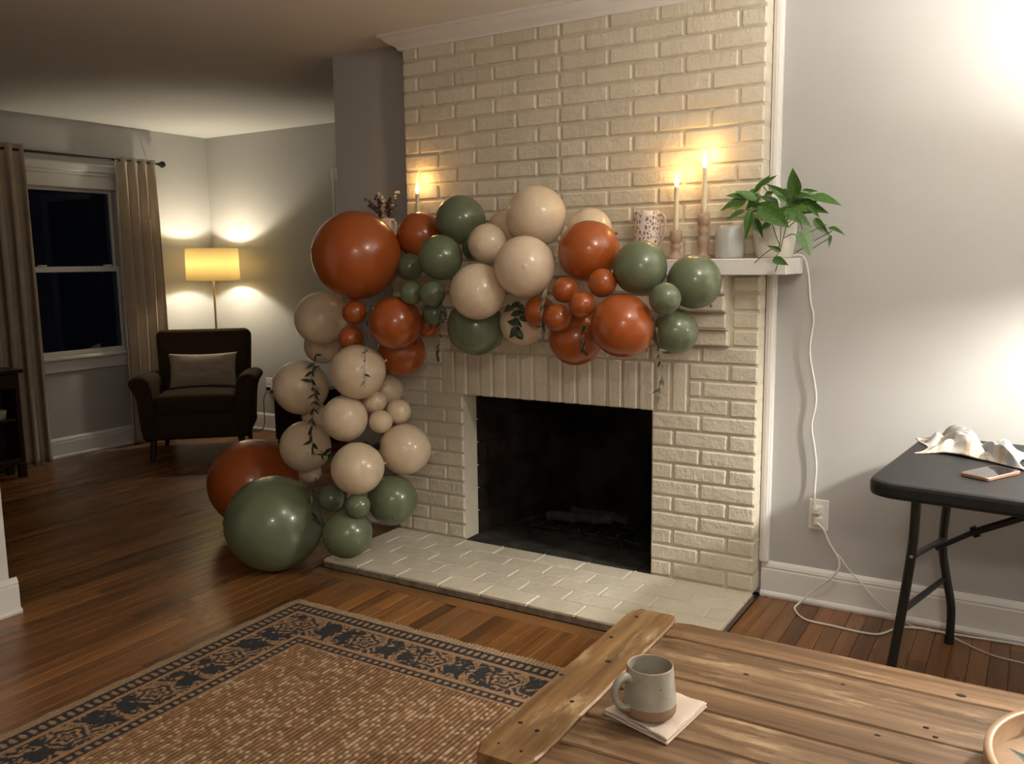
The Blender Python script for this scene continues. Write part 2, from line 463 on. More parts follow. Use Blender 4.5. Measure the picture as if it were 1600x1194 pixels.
# ------------------------------------------------------------------ window
w = thing('window_1', (XW, (wy0+wy1)/2, wz0), 'white double-hung night window behind the curtains', 'window', kind='structure')
def wpart(name, g, mat, parent=w):
    o = g.build(name, mat); o.parent = parent
    base = parent.matrix_basis.translation if parent is w else Vector((0,0,0))
    o.location = o.location - Vector(w.location) - (Vector(parent.location) if parent is not w else Vector((0,0,0)))
    return o
xi = XW
def sash(z0, z1, xin):
    s = wpart('sash', G().cbox(xin-.03, xin, wy0, wy0+.016, z0, z1, .003).cbox(xin-.03, xin, wy1-.016, wy1, z0, z1, .003)
              .cbox(xin-.03, xin, wy0+.016, wy1-.016, z1-.040, z1, .003).cbox(xin-.03, xin, wy0+.016, wy1-.016, z0, z0+.032, .003), M_WHITE)
    p = wpart('pane', G().box(xin-.018, xin-.014, wy0+.012, wy1-.012, z0+.03, z1-.035), M_GLASS, s)
    return s
sash(1.345, 1.972, xi-.045)
lo = sash(.742, 1.388, xi-.008)
for yy in (.19, .70):
    wpart('sash_lock', G().cbox(xi-.03, xi+.012, yy, yy+.05, 1.388, 1.400, .003), M_WHITE, lo)
for y0, y1 in ((wy0-.095, wy0), (wy1, wy1+.095)):
    wpart('casing', G().cbox(xi, xi+.018, y0, y1, .70, 1.955, .004), M_WHITE)
wpart('head_casing', G().cbox(xi, xi+.020, wy0-.10, wy1+.10, 1.955, 2.05, .004).cbox(xi, xi+.028, wy0-.105, wy1+.105, 2.05, 2.072, .004).cbox(xi, xi+.040, wy0-.12, wy1+.12, 2.072, 2.135, .010), M_WHITE)
wpart('sill', G().cbox(xi-.05, xi+.055, wy0-.12, wy1+.12, .712, .742, .008), M_WHITE)
wpart('apron', G().cbox(xi, xi+.018, wy0-.10, wy1+.10, .625, .712, .005), M_WHITE)

def curtain(y0, y1, folds, label, seed, z1=2.205, flare=0.0):
    rnd = random.Random(seed); ph = [rnd.uniform(0, 6.28) for _ in range(4)]
    nu, nv = 150, 50; v = []; xc = XW+.095
    for j in range(nv+1):
        t = j/nv; z = z1-(z1-.014)*t
        amp = .020+.016*min(1, t*2.2)
        for i in range(nu+1):
            u = i/nu
            yy = y0+(y1-y0)*u + flare*t*(u-.4)
            w_ = u*folds*2*PI+ph[0]+.5*math.sin(3*u+ph[1]+t*1.6)
            s = math.sin(w_); dx = amp*(abs(s)**.7)*(1 if s > 0 else -1)
            pin = math.exp(-((t-.045)/.02)**2)*.012           # stitched header
            dx *= (1-.45*math.exp(-(t/.05)**2)); dx -= pin*.3
            dx += .012*math.sin(2.1*w_+ph[2])*t + .012*t*math.sin(u*5+ph[3])
            yy += .012*math.sin(2*w_+ph[2])*min(1, t*3)
            v.append((xc+dx, yy, z))
    f = [(j*(nu+1)+i, j*(nu+1)+i+1, (j+1)*(nu+1)+i+1, (j+1)*(nu+1)+i) for j in range(nv) for i in range(nu)]
    g = G().add(v, f, True); o = g.build('curtain', M_CURTAIN); setp(o, label, 'curtain', 'curtains at the window')
    md = o.modifiers.new('thick', 'SOLIDIFY'); md.thickness = .003
    return o
curtain(-.42, .085, 5, 'beige floor-length curtain left of the night window, cut by the frame', 3, 2.215)
curtain(.775, 1.125, 4, 'beige floor-length curtain between the window and the armchair', 11, 2.20, .03)
r = thing('curtain_rod', (XW, .4, 2.17), 'thin dark curtain rod with a round finial above the window', 'curtain rod')
def rel(o, p): o.parent = p; o.location = o.location-p.location; return o
rel(G().tube([(XW+.085, -.55, 2.176), (XW+.085, 1.17, 2.176)], .009, 10).build('rod', M_ROD), r)
rel(G().lathe([(.0,-.026),(.012,-.024),(.02,-.015),(.026,0),(.02,.015),(.012,.024),(0,.026)], (0,0,0), 16).build('finial', M_ROD), r).location = (.085, 1.20-.4, -.02)
rel(G().tube([(XW+.085, 1.165, 2.176), (XW+.085, 1.182, 2.176)], .014, 10).build('collar', M_ROD), r)
for yy in (.135, 1.14):
    rel(G().tube([(XW, yy, 2.176), (XW+.085, yy, 2.176)], .006, 8).build('bracket', M_ROD), r)

# door in the back wall -------------------------------------------
d = thing('door_1', (-3.30, YB, 0), 'white cased doorway glimpsed in the back wall', 'door', kind='structure')
rel(G().cbox(-3.742, -3.652, YB-.020, YB, 0, 2.095, .004).cbox(-3.722, -3.712, YB-.026, YB-.02, 0, 2.08, .002).build('casing', M_WHITE), d)
rel(G().cbox(-2.93, -2.84, YB-.020, YB, 0, 2.095, .004).build('casing', M_WHITE), d)
rel(G().cbox(-3.742, -2.84, YB-.024, YB, 2.02, 2.10, .004).build('head_casing', M_WHITE), d)
rel(G().box(-3.652, -2.93, YB-.006, YB-.001, .005, 2.02).build('leaf', simple('dark_door', (.10, .095, .085), .5)), d)
kb = rel(G().lathe([(0,0),(.012,0),(.012,.02),(.026,.035),(.026,.05),(0,.056)], (0,0,0), 14).build('knob', M_BRASS, None, False), d)
kb.location = (.30, -.006, .95); kb.rotation_euler = (PI/2, 0, 0)

# ------------------------------------------------------------------ fireplace
fp = thing('fireplace', (-.9, 0, 0), 'cream painted brick fireplace wall with a black firebox', 'fireplace', kind='structure')
CZ0, CH = .040, .0712
BCACHE = {}
def brick(x0, x1, z0, z1, proj=0, depth=.098, parent=fp, name='brick'):
    j = .0048
    key = (round(x1-x0-2*j, 3), round(z1-z0-2*j, 3), round(depth+proj, 3))
    if key not in BCACHE:
        L, Hh, D = key
        me, _ = G().cbox(-L/2, L/2, -D, 0, -Hh/2, Hh/2, .0062).mesh(name, False); me.materials.append(M_BRICK); BCACHE[key] = me
    o = bpy.data.objects.new(name, BCACHE[key]); COL.objects.link(o); o.parent = parent
    o.location = Vector(((x0+x1)/2, depth+random.uniform(-.0016, .0016), (z0+z1)/2))-Vector(parent.location)
    o.rotation_euler = (random.uniform(-.004, .004), random.uniform(-.004, .004), random.uniform(-.004, .004))
    return o
def course(edges, k, proj=0, depth=.098):
    z0 = CZ0+k*CH
    for a, b in zip(edges, edges[1:]): brick(a, b, z0, z0+CH, proj, depth)
# piers
for k in range(10):
    course([XL, -1.624, XO1] if k % 2 else [XL, -1.734, -1.511, XO1], k)
    course([XO2, -.233, XR] if k % 2 else [XO2, -.349, -.117, XR], k)
# soldier lintel
zs0, zs1 = CZ0+10*CH, CZ0+13*CH
for i in range(17):
    a = -1.528+i*.0729; brick(a, a+.0729, zs0, zs1, name='soldier_brick')
for k in (10, 11, 12):
    course([-.289, -.117, XR] if k != 11 else [-.289, -.229, XR], k)
    course([XL, -1.624, -1.528] if k != 11 else [XL, -1.734, -1.528], k)
course([XL, -1.69, -1.475, -1.26, -1.037, -.82, -.64, -.456, -.235, XR], 13)
# corbelled courses under the mantel
for k, pr, off in ((14, .030, 0), (15, .058, .11), (16, .085, 0), (17, .105, .11)):
    e = [-1.60]; xx = -1.60+(.11 if off else .216)
    while xx < -.20: e.append(xx); xx += .216
    e.append(-.113)
    course(e, k, pr); course([-.113, XR], k); course([XL, -1.60], k)
# upper breast: running bond with a seam of half bricks
A = [XL_U, -1.629, -1.42, -1.204, -.987, -.872, -.65, -.433, -.213, XR]
Bc = [XL_U, -1.52, -1.31, -1.093, -.881, -.757, -.541, -.322, -.103, XR]
for k in range(18, 33):
    e = list(A if k % 2 == 0 else Bc)
    e = [e[0]]+[q+random.uniform(-.004, .004) for q in e[1:-1]]+[e[-1]]
    course(e, k)
# mortar bed behind the bricks
g = G()
top = CZ0+33*CH+.06
g.box(XL+.006, XO1-.004, .0085, WY+.0, .03, CZ0+18*CH-.003); g.box(XO2+.004, XR-.006, .0085, WY, .03, CZ0+18*CH-.003)
g.box(XO1-.004, XO2+.004, .0085, .11, zs0+.006, CZ0+18*CH-.003)
g.box(XL_U+.006, XR-.006, .0085, WY, CZ0+18*CH-.003, 2.44)
rel(g.build('mortar', M_MORTAR), fp)
rel(G().box(-1.595, -.118, -.022, .009, CZ0+14*CH+.006, CZ0+15*CH).box(-1.595, -.118, -.050, .009, CZ0+15*CH, CZ0+16*CH)
    .box(-1.595, -.118, -.077, .009, CZ0+16*CH, CZ0+17*CH).box(-1.595, -.118, -.097, .009, CZ0+17*CH, CZ0+18*CH).build('corbel_mortar', M_MORTAR), fp)
# firebox: splayed side walls, back, floor, ceiling; bricks on sides and floor
FB = .62; bx0, bx1 = -1.30, -.56
def quadslab(pts, n, th):
    n = Vector(n)*th; a = [Vector(p) for p in pts]; b = [p+n for p in a]
    return G().add(a+b, [(0,1,2,3),(4,5,6,7),(0,1,5,4),(1,2,6,5),(2,3,7,6),(3,0,4,7)])
fz = .036; ft = .90
rel(quadslab([(XO1-.03, .085, fz), (bx0, FB, fz), (bx0, FB, ft), (XO1-.03, .085, ft)], (-1, 0, 0), .04).build('firebox_side', M_SOOT), fp)
rel(quadslab([(XO2+.03, .085, fz), (bx1, FB, fz), (bx1, FB, ft), (XO2+.03, .085, ft)], (1, 0, 0), .04).build('firebox_side', M_SOOT), fp)
rel(G().box(bx0-.05, bx1+.05, FB, FB+.05, 0, ft).build('firebox_back', M_SOOTB), fp)
rel(G().box(XO1-.06, XO2+.06, .085, FB+.05, ft, ft+.03).build('firebox_top', M_SOOTB), fp)
rel(G().box(XO1-.08, XO2+.08, .001, FB+.03, .0, .030).build('firebox_base', M_ASH), fp)
sd = Vector((bx0-(XO1-.03), FB-.085, 0)); Ls = sd.length; sd.normalize(); nn = Vector((sd.y, -sd.x, 0))
for side in (0, 1):
    for k in range(7):
        zz = fz+k*.116; L0 = 0; off = .12 if k % 2 else .0
        while L0 < Ls-.02:
            L1 = min(Ls, L0+(.12 if (L0 == 0 and off) else .235))
            gg = G().cbox(.002, L1-L0-.004, -.008, .004, .003, .112, .003)
            me, c = gg.mesh('firebrick', False)
            o = link('firebrick', me, M_SOOT, fp)
            p = Vector((XO1-.03, .085, zz))+sd*L0; ang = math.atan2(sd.y, sd.x)
            if side: p.x = XO1+XO2-p.x; ang = PI-ang; o.scale.y = -1
            o.location = p-fp.location; o.rotation_euler = (0, 0, ang)
            L0 = L1
for r_ in range(5):
    y0 = .004+r_*.117; xx = XO1-.02-(.11 if r_ % 2 else 0)
    while xx < XO2:
        a, b = max(xx, XO1-.02), min(xx+.228, XO2+.02)
        if b-a > .03: rel(G().cbox(a+.003, b-.003, y0+.003, y0+.114, .026, .0385, .002).build('floor_firebrick', M_ASH), fp)
        xx += .228
# grate and charred bits
gr = thing('fire_grate', (-.92, .30, .0385), 'black iron log grate inside the firebox', 'grate')
for i in range(6):
    xg = -.25+i*.10
    rel(G().tube([(gr.location.x+xg, .16, .13), (gr.location.x+xg, .20, .10), (gr.location.x+xg, .42, .10), (gr.location.x+xg, .46, .13)], .007, 6).build('bar', M_IRON), gr)
for yy in (.22, .40): rel(G().tube([(-1.20, yy, .093), (-.64, yy, .093)], .007, 6).build('rail', M_IRON), gr)
for xg in (-1.16, -.68):
    for yy in (.22, .40): rel(G().tube([(xg, yy, .0385), (xg, yy, .095)], .008, 6).build('leg', M_IRON), gr)
lg = simple('charred_wood', (.018, .012, .009), .95, .6, 25, .9, 60)
for (a, b, rr, lab) in (((-1.10, .28, .132), (-.78, .34, .140), .026, 'charred log lying along the front of the grate'), ((-1.02, .40, .137), (-.70, .345, .150), .022, 'thin charred log crossing the back of the grate')):
    pts = [Vector(a).lerp(Vector(b), k/8)+Vector((0, random.uniform(-.006, .006), random.uniform(-.004, .006))) for k in range(9)]
    setp(G().tube(pts, [rr*random.uniform(.8, 1.1) for _ in pts], 9).build('charred_log', lg), lab, 'log', 'logs in the firebox')

# hearth -----------------------------------------------------------
he = thing('hearth', (-.9, -.275, 0), 'low cream painted brick hearth slab on the floor', 'hearth', kind='structure')
rel(G().cbox(XL, XR, -.5495, .02, 0, .029, .003).build('slab', M_SLABEDGE), he)
rel(G().box(XL+.006, XR-.006, -.543, .018, .029, .0365).build('mortar', M_MORTAR), he)
HC = {}
for r_ in range(5):
    y1 = .0-r_*.110; y0 = y1-.110
    if r_ == 4: y0 = -.5505
    xx = XL-(0 if r_ % 2 else .108) ; first = True
    e = [XL]; q = XL+(.216 if r_ % 2 == 0 else .108)
    while q < XR-.05: e.append(q+random.uniform(-.006, .006)); q += .216
    e.append(XR)
    for a, b in zip(e, e[1:]):
        jl = .004
        gg = G().cbox(a+jl*(a != XL), b-jl*(b != XR), y0+jl*(r_ != 4), y1-jl, .026, .0405+random.uniform(-.0012, .0012), .003)
        rel(gg.build('paver', M_BRICK), he)

# crown moulding and corner trim ----------------------------------
prof = [(.002, 2.372), (.012, 2.372), (.014, 2.382), (.020, 2.388), (.030, 2.394), (.048, 2.404), (.062, 2.418), (.070, 2.426), (.078, 2.428), (.080, 2.44)]
g = G(); v = []
for e, z in prof: v += [(XL_U-e, WY, z), (XL_U-e, -e, z), (XR+e, -e, z), (XR+e, WY, z)]
f = []
for i in range(len(prof)-1):
    for k in range(3): f.append((i*4+k, i*4+k+1, i*4+4+k+1, i*4+4+k))
f.append((0,1,2,3)); f.append(tuple(4*(len(prof)-1)+k for k in range(4))); f.append(tuple(4*i for i in range(len(prof)))); f.append(tuple(4*i+3 for i in range(len(prof))))
g.add(v, f); struct(g.build('trim_1', M_WHITE), 'white crown moulding along the top of the brick chimney')
g = G().cbox(-.0035, .034, WY-.030, WY, .146, H, .003).cbox(.008, .028, WY-.036, WY-.028, .146, H, .003)
struct(g.build('trim_2', M_WHITE), 'white vertical corner moulding at the right of the brick')

# mantel -----------------------------------------------------------
mt_ = thing('mantel_shelf', (-.9, 0, 1.3225), 'long white painted mantel shelf under the candles and balloons', 'mantel')
ML, MR, MY0 = -1.965, .128, -.14
g = G().cbox(ML, MR, MY0, -.004, 1.3235, 1.385, .003); rel(g.build('board', M_WHITE), mt_)
rel(G().cbox(.006, MR, -.004, WY-.002, 1.3235, 1.385, .003).build('end_return', M_WHITE), mt_)
rel(G().cbox(ML, XL_U-.006, -.004, WY-.002, 1.3235, 1.385, .003).build('end_return', M_WHITE), mt_)
MZ = 1.385
# ================================================================== LAMPS
def drum(name, r0, r1, z0, z1, mat, parent):
    seg = 48; v = []; f = []
    for (rr, z) in ((r0, z0), (r1, z1)):
        for k in range(seg): v.append((rr*math.cos(2*PI*k/seg), rr*math.sin(2*PI*k/seg), z))
    for k in range(seg): f.append((k, (k+1)%seg, seg+(k+1)%seg, seg+k))
    g = G().add(v, f, True); me, _ = g.mesh(name, False)
    o = link(name, me, mat, parent); md = o.modifiers.new('thick', 'SOLIDIFY'); md.thickness = .0015
    for rr, z in ((r0, z0), (r1, z1)):
        g2 = G().tube([(rr*math.cos(2*PI*k/48), rr*math.sin(2*PI*k/48), z) for k in range(49)], .0022, 5, False)
        me, _ = g2.mesh('shade_rim', False); rim = link('shade_rim', me, mat); rim.parent = o
    return o
def bulb(parent, z, power, col, rad=.03):
    l = bpy.data.lights.new('lamp_bulb_light', 'POINT'); l.energy = power; l.color = col; l.shadow_soft_size = rad
    o = bpy.data.objects.new('lamp_bulb_light', l); COL.objects.link(o); o.parent = parent; o.location = (0, 0, z)
fl_ = thing('floor_lamp', (-4.80, 1.41, 0), 'brass floor lamp with a glowing yellow drum shade behind the armchair', 'lamp')
me, _ = G().lathe([(0, 0), (.125, 0), (.13, .006), (.125, .016), (.03, .024), (.014, .034), (0, .034)], seg=36).mesh('base', False); link('base', me, M_BRASS, fl_)
me, _ = G().tube([(0, 0, .03), (0, 0, 1.33)], .0095, 12).mesh('pole', False); link('pole', me, M_BRASS, fl_)
me, _ = G().lathe([(.016, 1.30), (.018, 1.31), (.018, 1.345), (.012, 1.35)], seg=16).mesh('socket', False); link('socket', me, M_BRASS, fl_)
g = G()
for k in range(3):
    a = k*2*PI/3; g.tube([(0, 0, 1.335), (.2*math.cos(a), .2*math.sin(a), 1.27)], .002, 5)
me, _ = g.mesh('spider', False); link('spider', me, M_BRASS, fl_)
drum('shade', .208, .204, 1.262, 1.52, M_SHADE, fl_)
bulb(fl_, 1.40, LEFT_LAMP_W, WARM_FAR)
# its twin on the folding table, just beyond the right of the frame
tl = thing('table_lamp', (1.60, -.40, .741), 'table lamp with a drum shade standing on the black folding table', 'lamp')
me, _ = G().lathe([(0, 0), (.085, 0), (.09, .01), (.05, .03), (.03, .06), (.055, .13), (.075, .22), (.06, .32), (.025, .39), (.015, .42), (.012, .69), (0, .69)], seg=32).mesh('base', False); link('base', me, M_VASE, tl)
drum('shade', .205, .180, .663, .825, M_SHADE2, tl)
bulb(tl, .740, RIGHT_LAMP_W, WARM, .045)
# ceiling globe above the picture, and an added flush fill light behind the viewer
for k, (lx, ly, lab) in enumerate(((.75, -1.25, 'round glass globe ceiling light above the coffee table'), (1.7, -4.4, 'added flush glass fill light at the back of the living room'))):
    cl = thing('ceiling_light', (lx, ly, 2.36), lab, 'lamp', 'ceiling lights of the living room')
    if k == 0:
        R0 = .11; me, _ = G().lathe([(R0*math.sin(PI*q/16), -.14-R0*math.cos(PI*q/16)) for q in range(17)], seg=32).mesh('globe', False, True); link('globe', me, M_BOWL[0], cl)
        me, _ = G().lathe([(.0, -.032), (.03, -.03), (.03, 0), (.012, .01), (.012, .05), (.06, .06), (.06, .079), (0, .079)], seg=20).mesh('stem', False); link('stem', me, M_BRASS, cl)
        continue
    s = 1.6
    me, _ = G().lathe([(0, -.035), (.09*s, -.024), (.14*s, .008), (.165*s, .055)], seg=32).mesh('bowl', False); link('bowl', me, M_BOWL[k], cl)
    me, _ = G().lathe([(0, .055), (.175*s, .055), (.18*s, .065), (.17*s, .079), (0, .079)], seg=32).mesh('rim', False); link('rim', me, M_BRASS, cl)

# ================================================================== ARMCHAIR CORNER
ac = thing('armchair', (-4.42, .92, 0), 'taupe upholstered armchair with flared arms in the corner under the lamp', 'chair', rz=math.radians(43))
def softpart(name, me, mat, parent, loc, rot=(0,0,0)):
    me.name = name; return link(name, me, mat, parent, loc, rot)
softpart('seat_base', softbox(.74, .66, .21, .035), M_CHAIR, ac, (0, -.03, .15))
softpart('seat_cushion', softbox(.555, .60, .145, .045, 4, .022, 5), M_CHAIR, ac, (0, -.075, .325))
bk = softbox(.70, .155, .62, .05, 5)
for q in bk.vertices:                         # slight taper to the foot and crown at the top
    q.co.x *= .93+.07*min(1, q.co.z/.45); q.co.z += .012*(1-(q.co.x/.35)**2)*(q.co.z > .5)
softpart('backrest', bk, M_CHAIR, ac, (0, .245, .275), (math.radians(-9), 0, 0))
for s in (-1, 1):
    # flared arm: a profile swept front to back
    P = [(.265, .30), (.272, .45), (.285, .545), (.300, .590), (.335, .612), (.385, .615), (.425, .600), (.440, .572), (.430, .545), (.405, .52), (.388, .46), (.378, .36), (.372, .20), (.35, .155), (.28, .155)]
    ys = [(-.372, .90), (-.365, .97), (-.345, 1.0), (-.15, 1.0), (.08, .99), (.22, .97), (.27, .95)]
    g = G(); v = []; cx = .345; cz = .40; n = len(P)
    for yy, sc in ys:
        lift = -.02*max(0, (yy+.1))/.4
        for px, pz in P: v.append((s*(cx+(px-cx)*sc), yy, cz+(pz-cz)*sc+(lift if pz > .45 else 0)))
    f = [(i*n+k, i*n+(k+1)%n, (i+1)*n+(k+1)%n, (i+1)*n+k) for i in range(len(ys)-1) for k in range(n)]
    g.add(v, f, True); g.add(v[:n], [tuple(range(n))]); g.add(v[-n:], [tuple(range(n))])
    me, _ = g.mesh('arm', False); o = link('arm', me, M_CHAIR, ac)
    md = o.modifiers.new('sub', 'SUBSURF'); md.levels = 1; md.render_levels = 1
    for yy in (-.30, .24):
        me, _ = G().tube([(s*.30, yy, .155), (s*.315, yy+(.02 if yy > 0 else -.012), 0)], [.026, .016], 10).mesh('leg', False); link('leg', me, M_LEGWOOD, ac)
def pillow_mesh(w, h, t, n=36, seed=0, wr=1):
    g = G(); v = []; f = []; N = n+1
    for side in (1, -1):
        for j in range(N):
            for i in range(N):
                a = 2*i/n-1; b = 2*j/n-1
                th = t*.5*((1-abs(a)**2.6)*(1-abs(b)**2.6))**.5
                wrk = wr*.010*noise.noise(Vector((a*2.2+seed, b*3.1, side)))*(1-abs(a)**4)*(1-abs(b)**4)
                wrk += wr*.007*math.sin(9*a+4*b)*max(0, b)*(1-b)*(1-a*a)
                inx = .04*(b*b); iny = .07*(a*a)
                v.append(((a*w/2)*(1-.06*(1-b*b)), side*(th+(wrk if side > 0 else wrk*.5))*-1, (b*h/2)*(1-.10*(1-a*a)*.9)))
    for s_ in range(2):
        o_ = s_*N*N
        for j in range(n):
            for i in range(n): f.append((o_+j*N+i, o_+j*N+i+1, o_+(j+1)*N+i+1, o_+(j+1)*N+i))
    g.add(v, f, True); me, _ = g.mesh('pillow', False, True); return me
a43 = math.radians(43)
def inchair(x, y, z):
    return Vector((ac.location.x+x*math.cos(a43)-y*math.sin(a43), ac.location.y+x*math.sin(a43)+y*math.cos(a43), z))
o = link('lumbar_pillow', pillow_mesh(.50, .27, .13, seed=4), M_PILLOW); o.location = inchair(.01, .085, .595); o.rotation_euler = (math.radians(-14), 0, a43)
setp(o, 'pale beige lumbar pillow propped on the armchair', 'pillow')

# outlet and cable behind the armchair
def outlet(name, loc, label, plug):
    t = thing(name, loc, label, 'outlet')
    me, _ = G().cbox(-.0375, .0375, -.006, 0, -.062, .062, .003).mesh('plate', False); link('plate', me, M_OUTLET, t)
    for z in (-.020, .020):
        me, _ = G().cbox(-.017, .017, -.0085, -.005, z-.0135, z+.0135, .002).mesh('receptacle', False); rc = link('receptacle', me, M_OUTLET, t)
        gs = G()
        for dx in (-.006, .006): gs.box(dx-.001, dx+.001, -.0088, -.0084, z-.001, z+.008)
        me, _ = gs.mesh('slot', False); so = link('slot', me, M_BLACKPL); so.parent = rc
    return t
outlet('wall_outlet', (-4.535, YB, .385), 'small wall outlet between the armchair and the balloons', 0)
g = G().cbox(-4.55, -4.52, YB-.035, YB-.0088, .345, .375, .004)
g.tube(spline([(-4.535, YB-.03, .350), (-4.565, YB-.045, .28), (-4.575, YB-.04, .18), (-4.57, YB-.05, .06), (-4.60, YB-.07, .008), (-4.72, 1.58, .008)]), .0035, 6)
setp(g.build('lamp_cord', M_BLACKPL), 'dark floor lamp cord plugged in behind the armchair', 'cord')

# dark wood pieces
sc_ = thing('side_cabinet', (-3.875, 1.47, 0), 'dark wood side cabinet half hidden behind the beige balloons', 'cabinet')
for nm, g in (('top', G().cbox(-.20, .20, -.19, .19, .41, .43, .004)), ('body', G().cbox(-.185, .185, -.175, .175, .05, .41, .004)), ('plinth', G().cbox(-.175, .175, -.165, .165, 0, .05, .003)), ('door', G().cbox(-.17, .17, -.187, -.172, .07, .395, .004))):
    me, _ = g.mesh(nm, False); link(nm, me, M_ESPRESSO, sc_)
me, _ = G().lathe([(0,0),(.008,0),(.014,.014),(0,.02)], seg=10).mesh('knob', False); o = link('knob', me, M_ROD, sc_.children[-1], (.13, -.187, .28), (PI/2, 0, 0))
cb = thing('console_cabinet', (-4.885, -.80, 0), 'dark espresso wood console with an open shelf at the left edge', 'cabinet')
for nm, g in (('top', G().cbox(-.105, .115, -.62, .60, .70, .725, .004)), ('side_panel', G().cbox(-.095, .095, .545, .575, .09, .70, .003)), ('side_panel', G().cbox(-.095, .095, -.60, -.57, .09, .70, .003)),
              ('back_panel', G().box(-.095, -.085, -.57, .545, .12, .70)), ('shelf', G().cbox(-.085, .092, -.57, .545, .38, .40, .003)), ('bottom_shelf', G().cbox(-.085, .095, -.57, .545, .09, .13, .003)),
              ('drawer_front', G().cbox(.080, .097, -.57, .545, .60, .695, .003))):
    me, _ = g.mesh(nm, False); link(nm, me, M_ESPRESSO, cb)
for sx in (-.075, .075):
    for sy in (-.58, .555):
        me, _ = G().cbox(sx-.022, sx+.022, sy-.022, sy+.022, 0, .10, .003).mesh('leg', False); link('leg', me, M_ESPRESSO, cb)
# small green and white object on its shelf
tp = thing('shelf_planter', (-4.84, -.34, .401), 'small pale pot with green leaves on the dark console shelf', 'planter')
me, _ = G().lathe([(0,0),(.030,0),(.038,.05),(.038,.06),(.033,.058),(.03,.05),(0,.05)], seg=20).mesh('pot', False); link('pot', me, M_POT, tp)

# ================================================================== BALLOONS
def balloon_mesh():
    prof = []; n = 22
    for i in range(n+1):
        a = PI*i/n; z = -math.cos(a); r = math.sin(a)
        if z > 0: r *= 1-.03*z*z
        else: z *= 1+.05*(-z)**3; 
        prof.append((max(r, 0), z))
    prof[0] = (0, prof[0][1]); prof[-1] = (.0, prof[-1][1])
    # a small dimpled tip
    prof = prof[:-1]+[(.045, 1.0), (.03, 1.012), (0, 1.014)]
    g = G(); g.lathe(prof, seg=40); me, _ = g.mesh('balloon', False, True); return me
BM0 = balloon_mesh()
KN, _ = G().lathe([(.028, -1.02), (.035, -1.06), (.020, -1.085), (.045, -1.12), (.075, -1.145), (.06, -1.15), (0, -1.12)], seg=12).mesh('knot', False)
BMS = {}; KNS = {}
for k, mtl in M_BAL.items():
    BMS[k] = BM0.copy(); BMS[k].materials.append(mtl); KNS[k] = KN.copy(); KNS[k].materials.append(mtl)
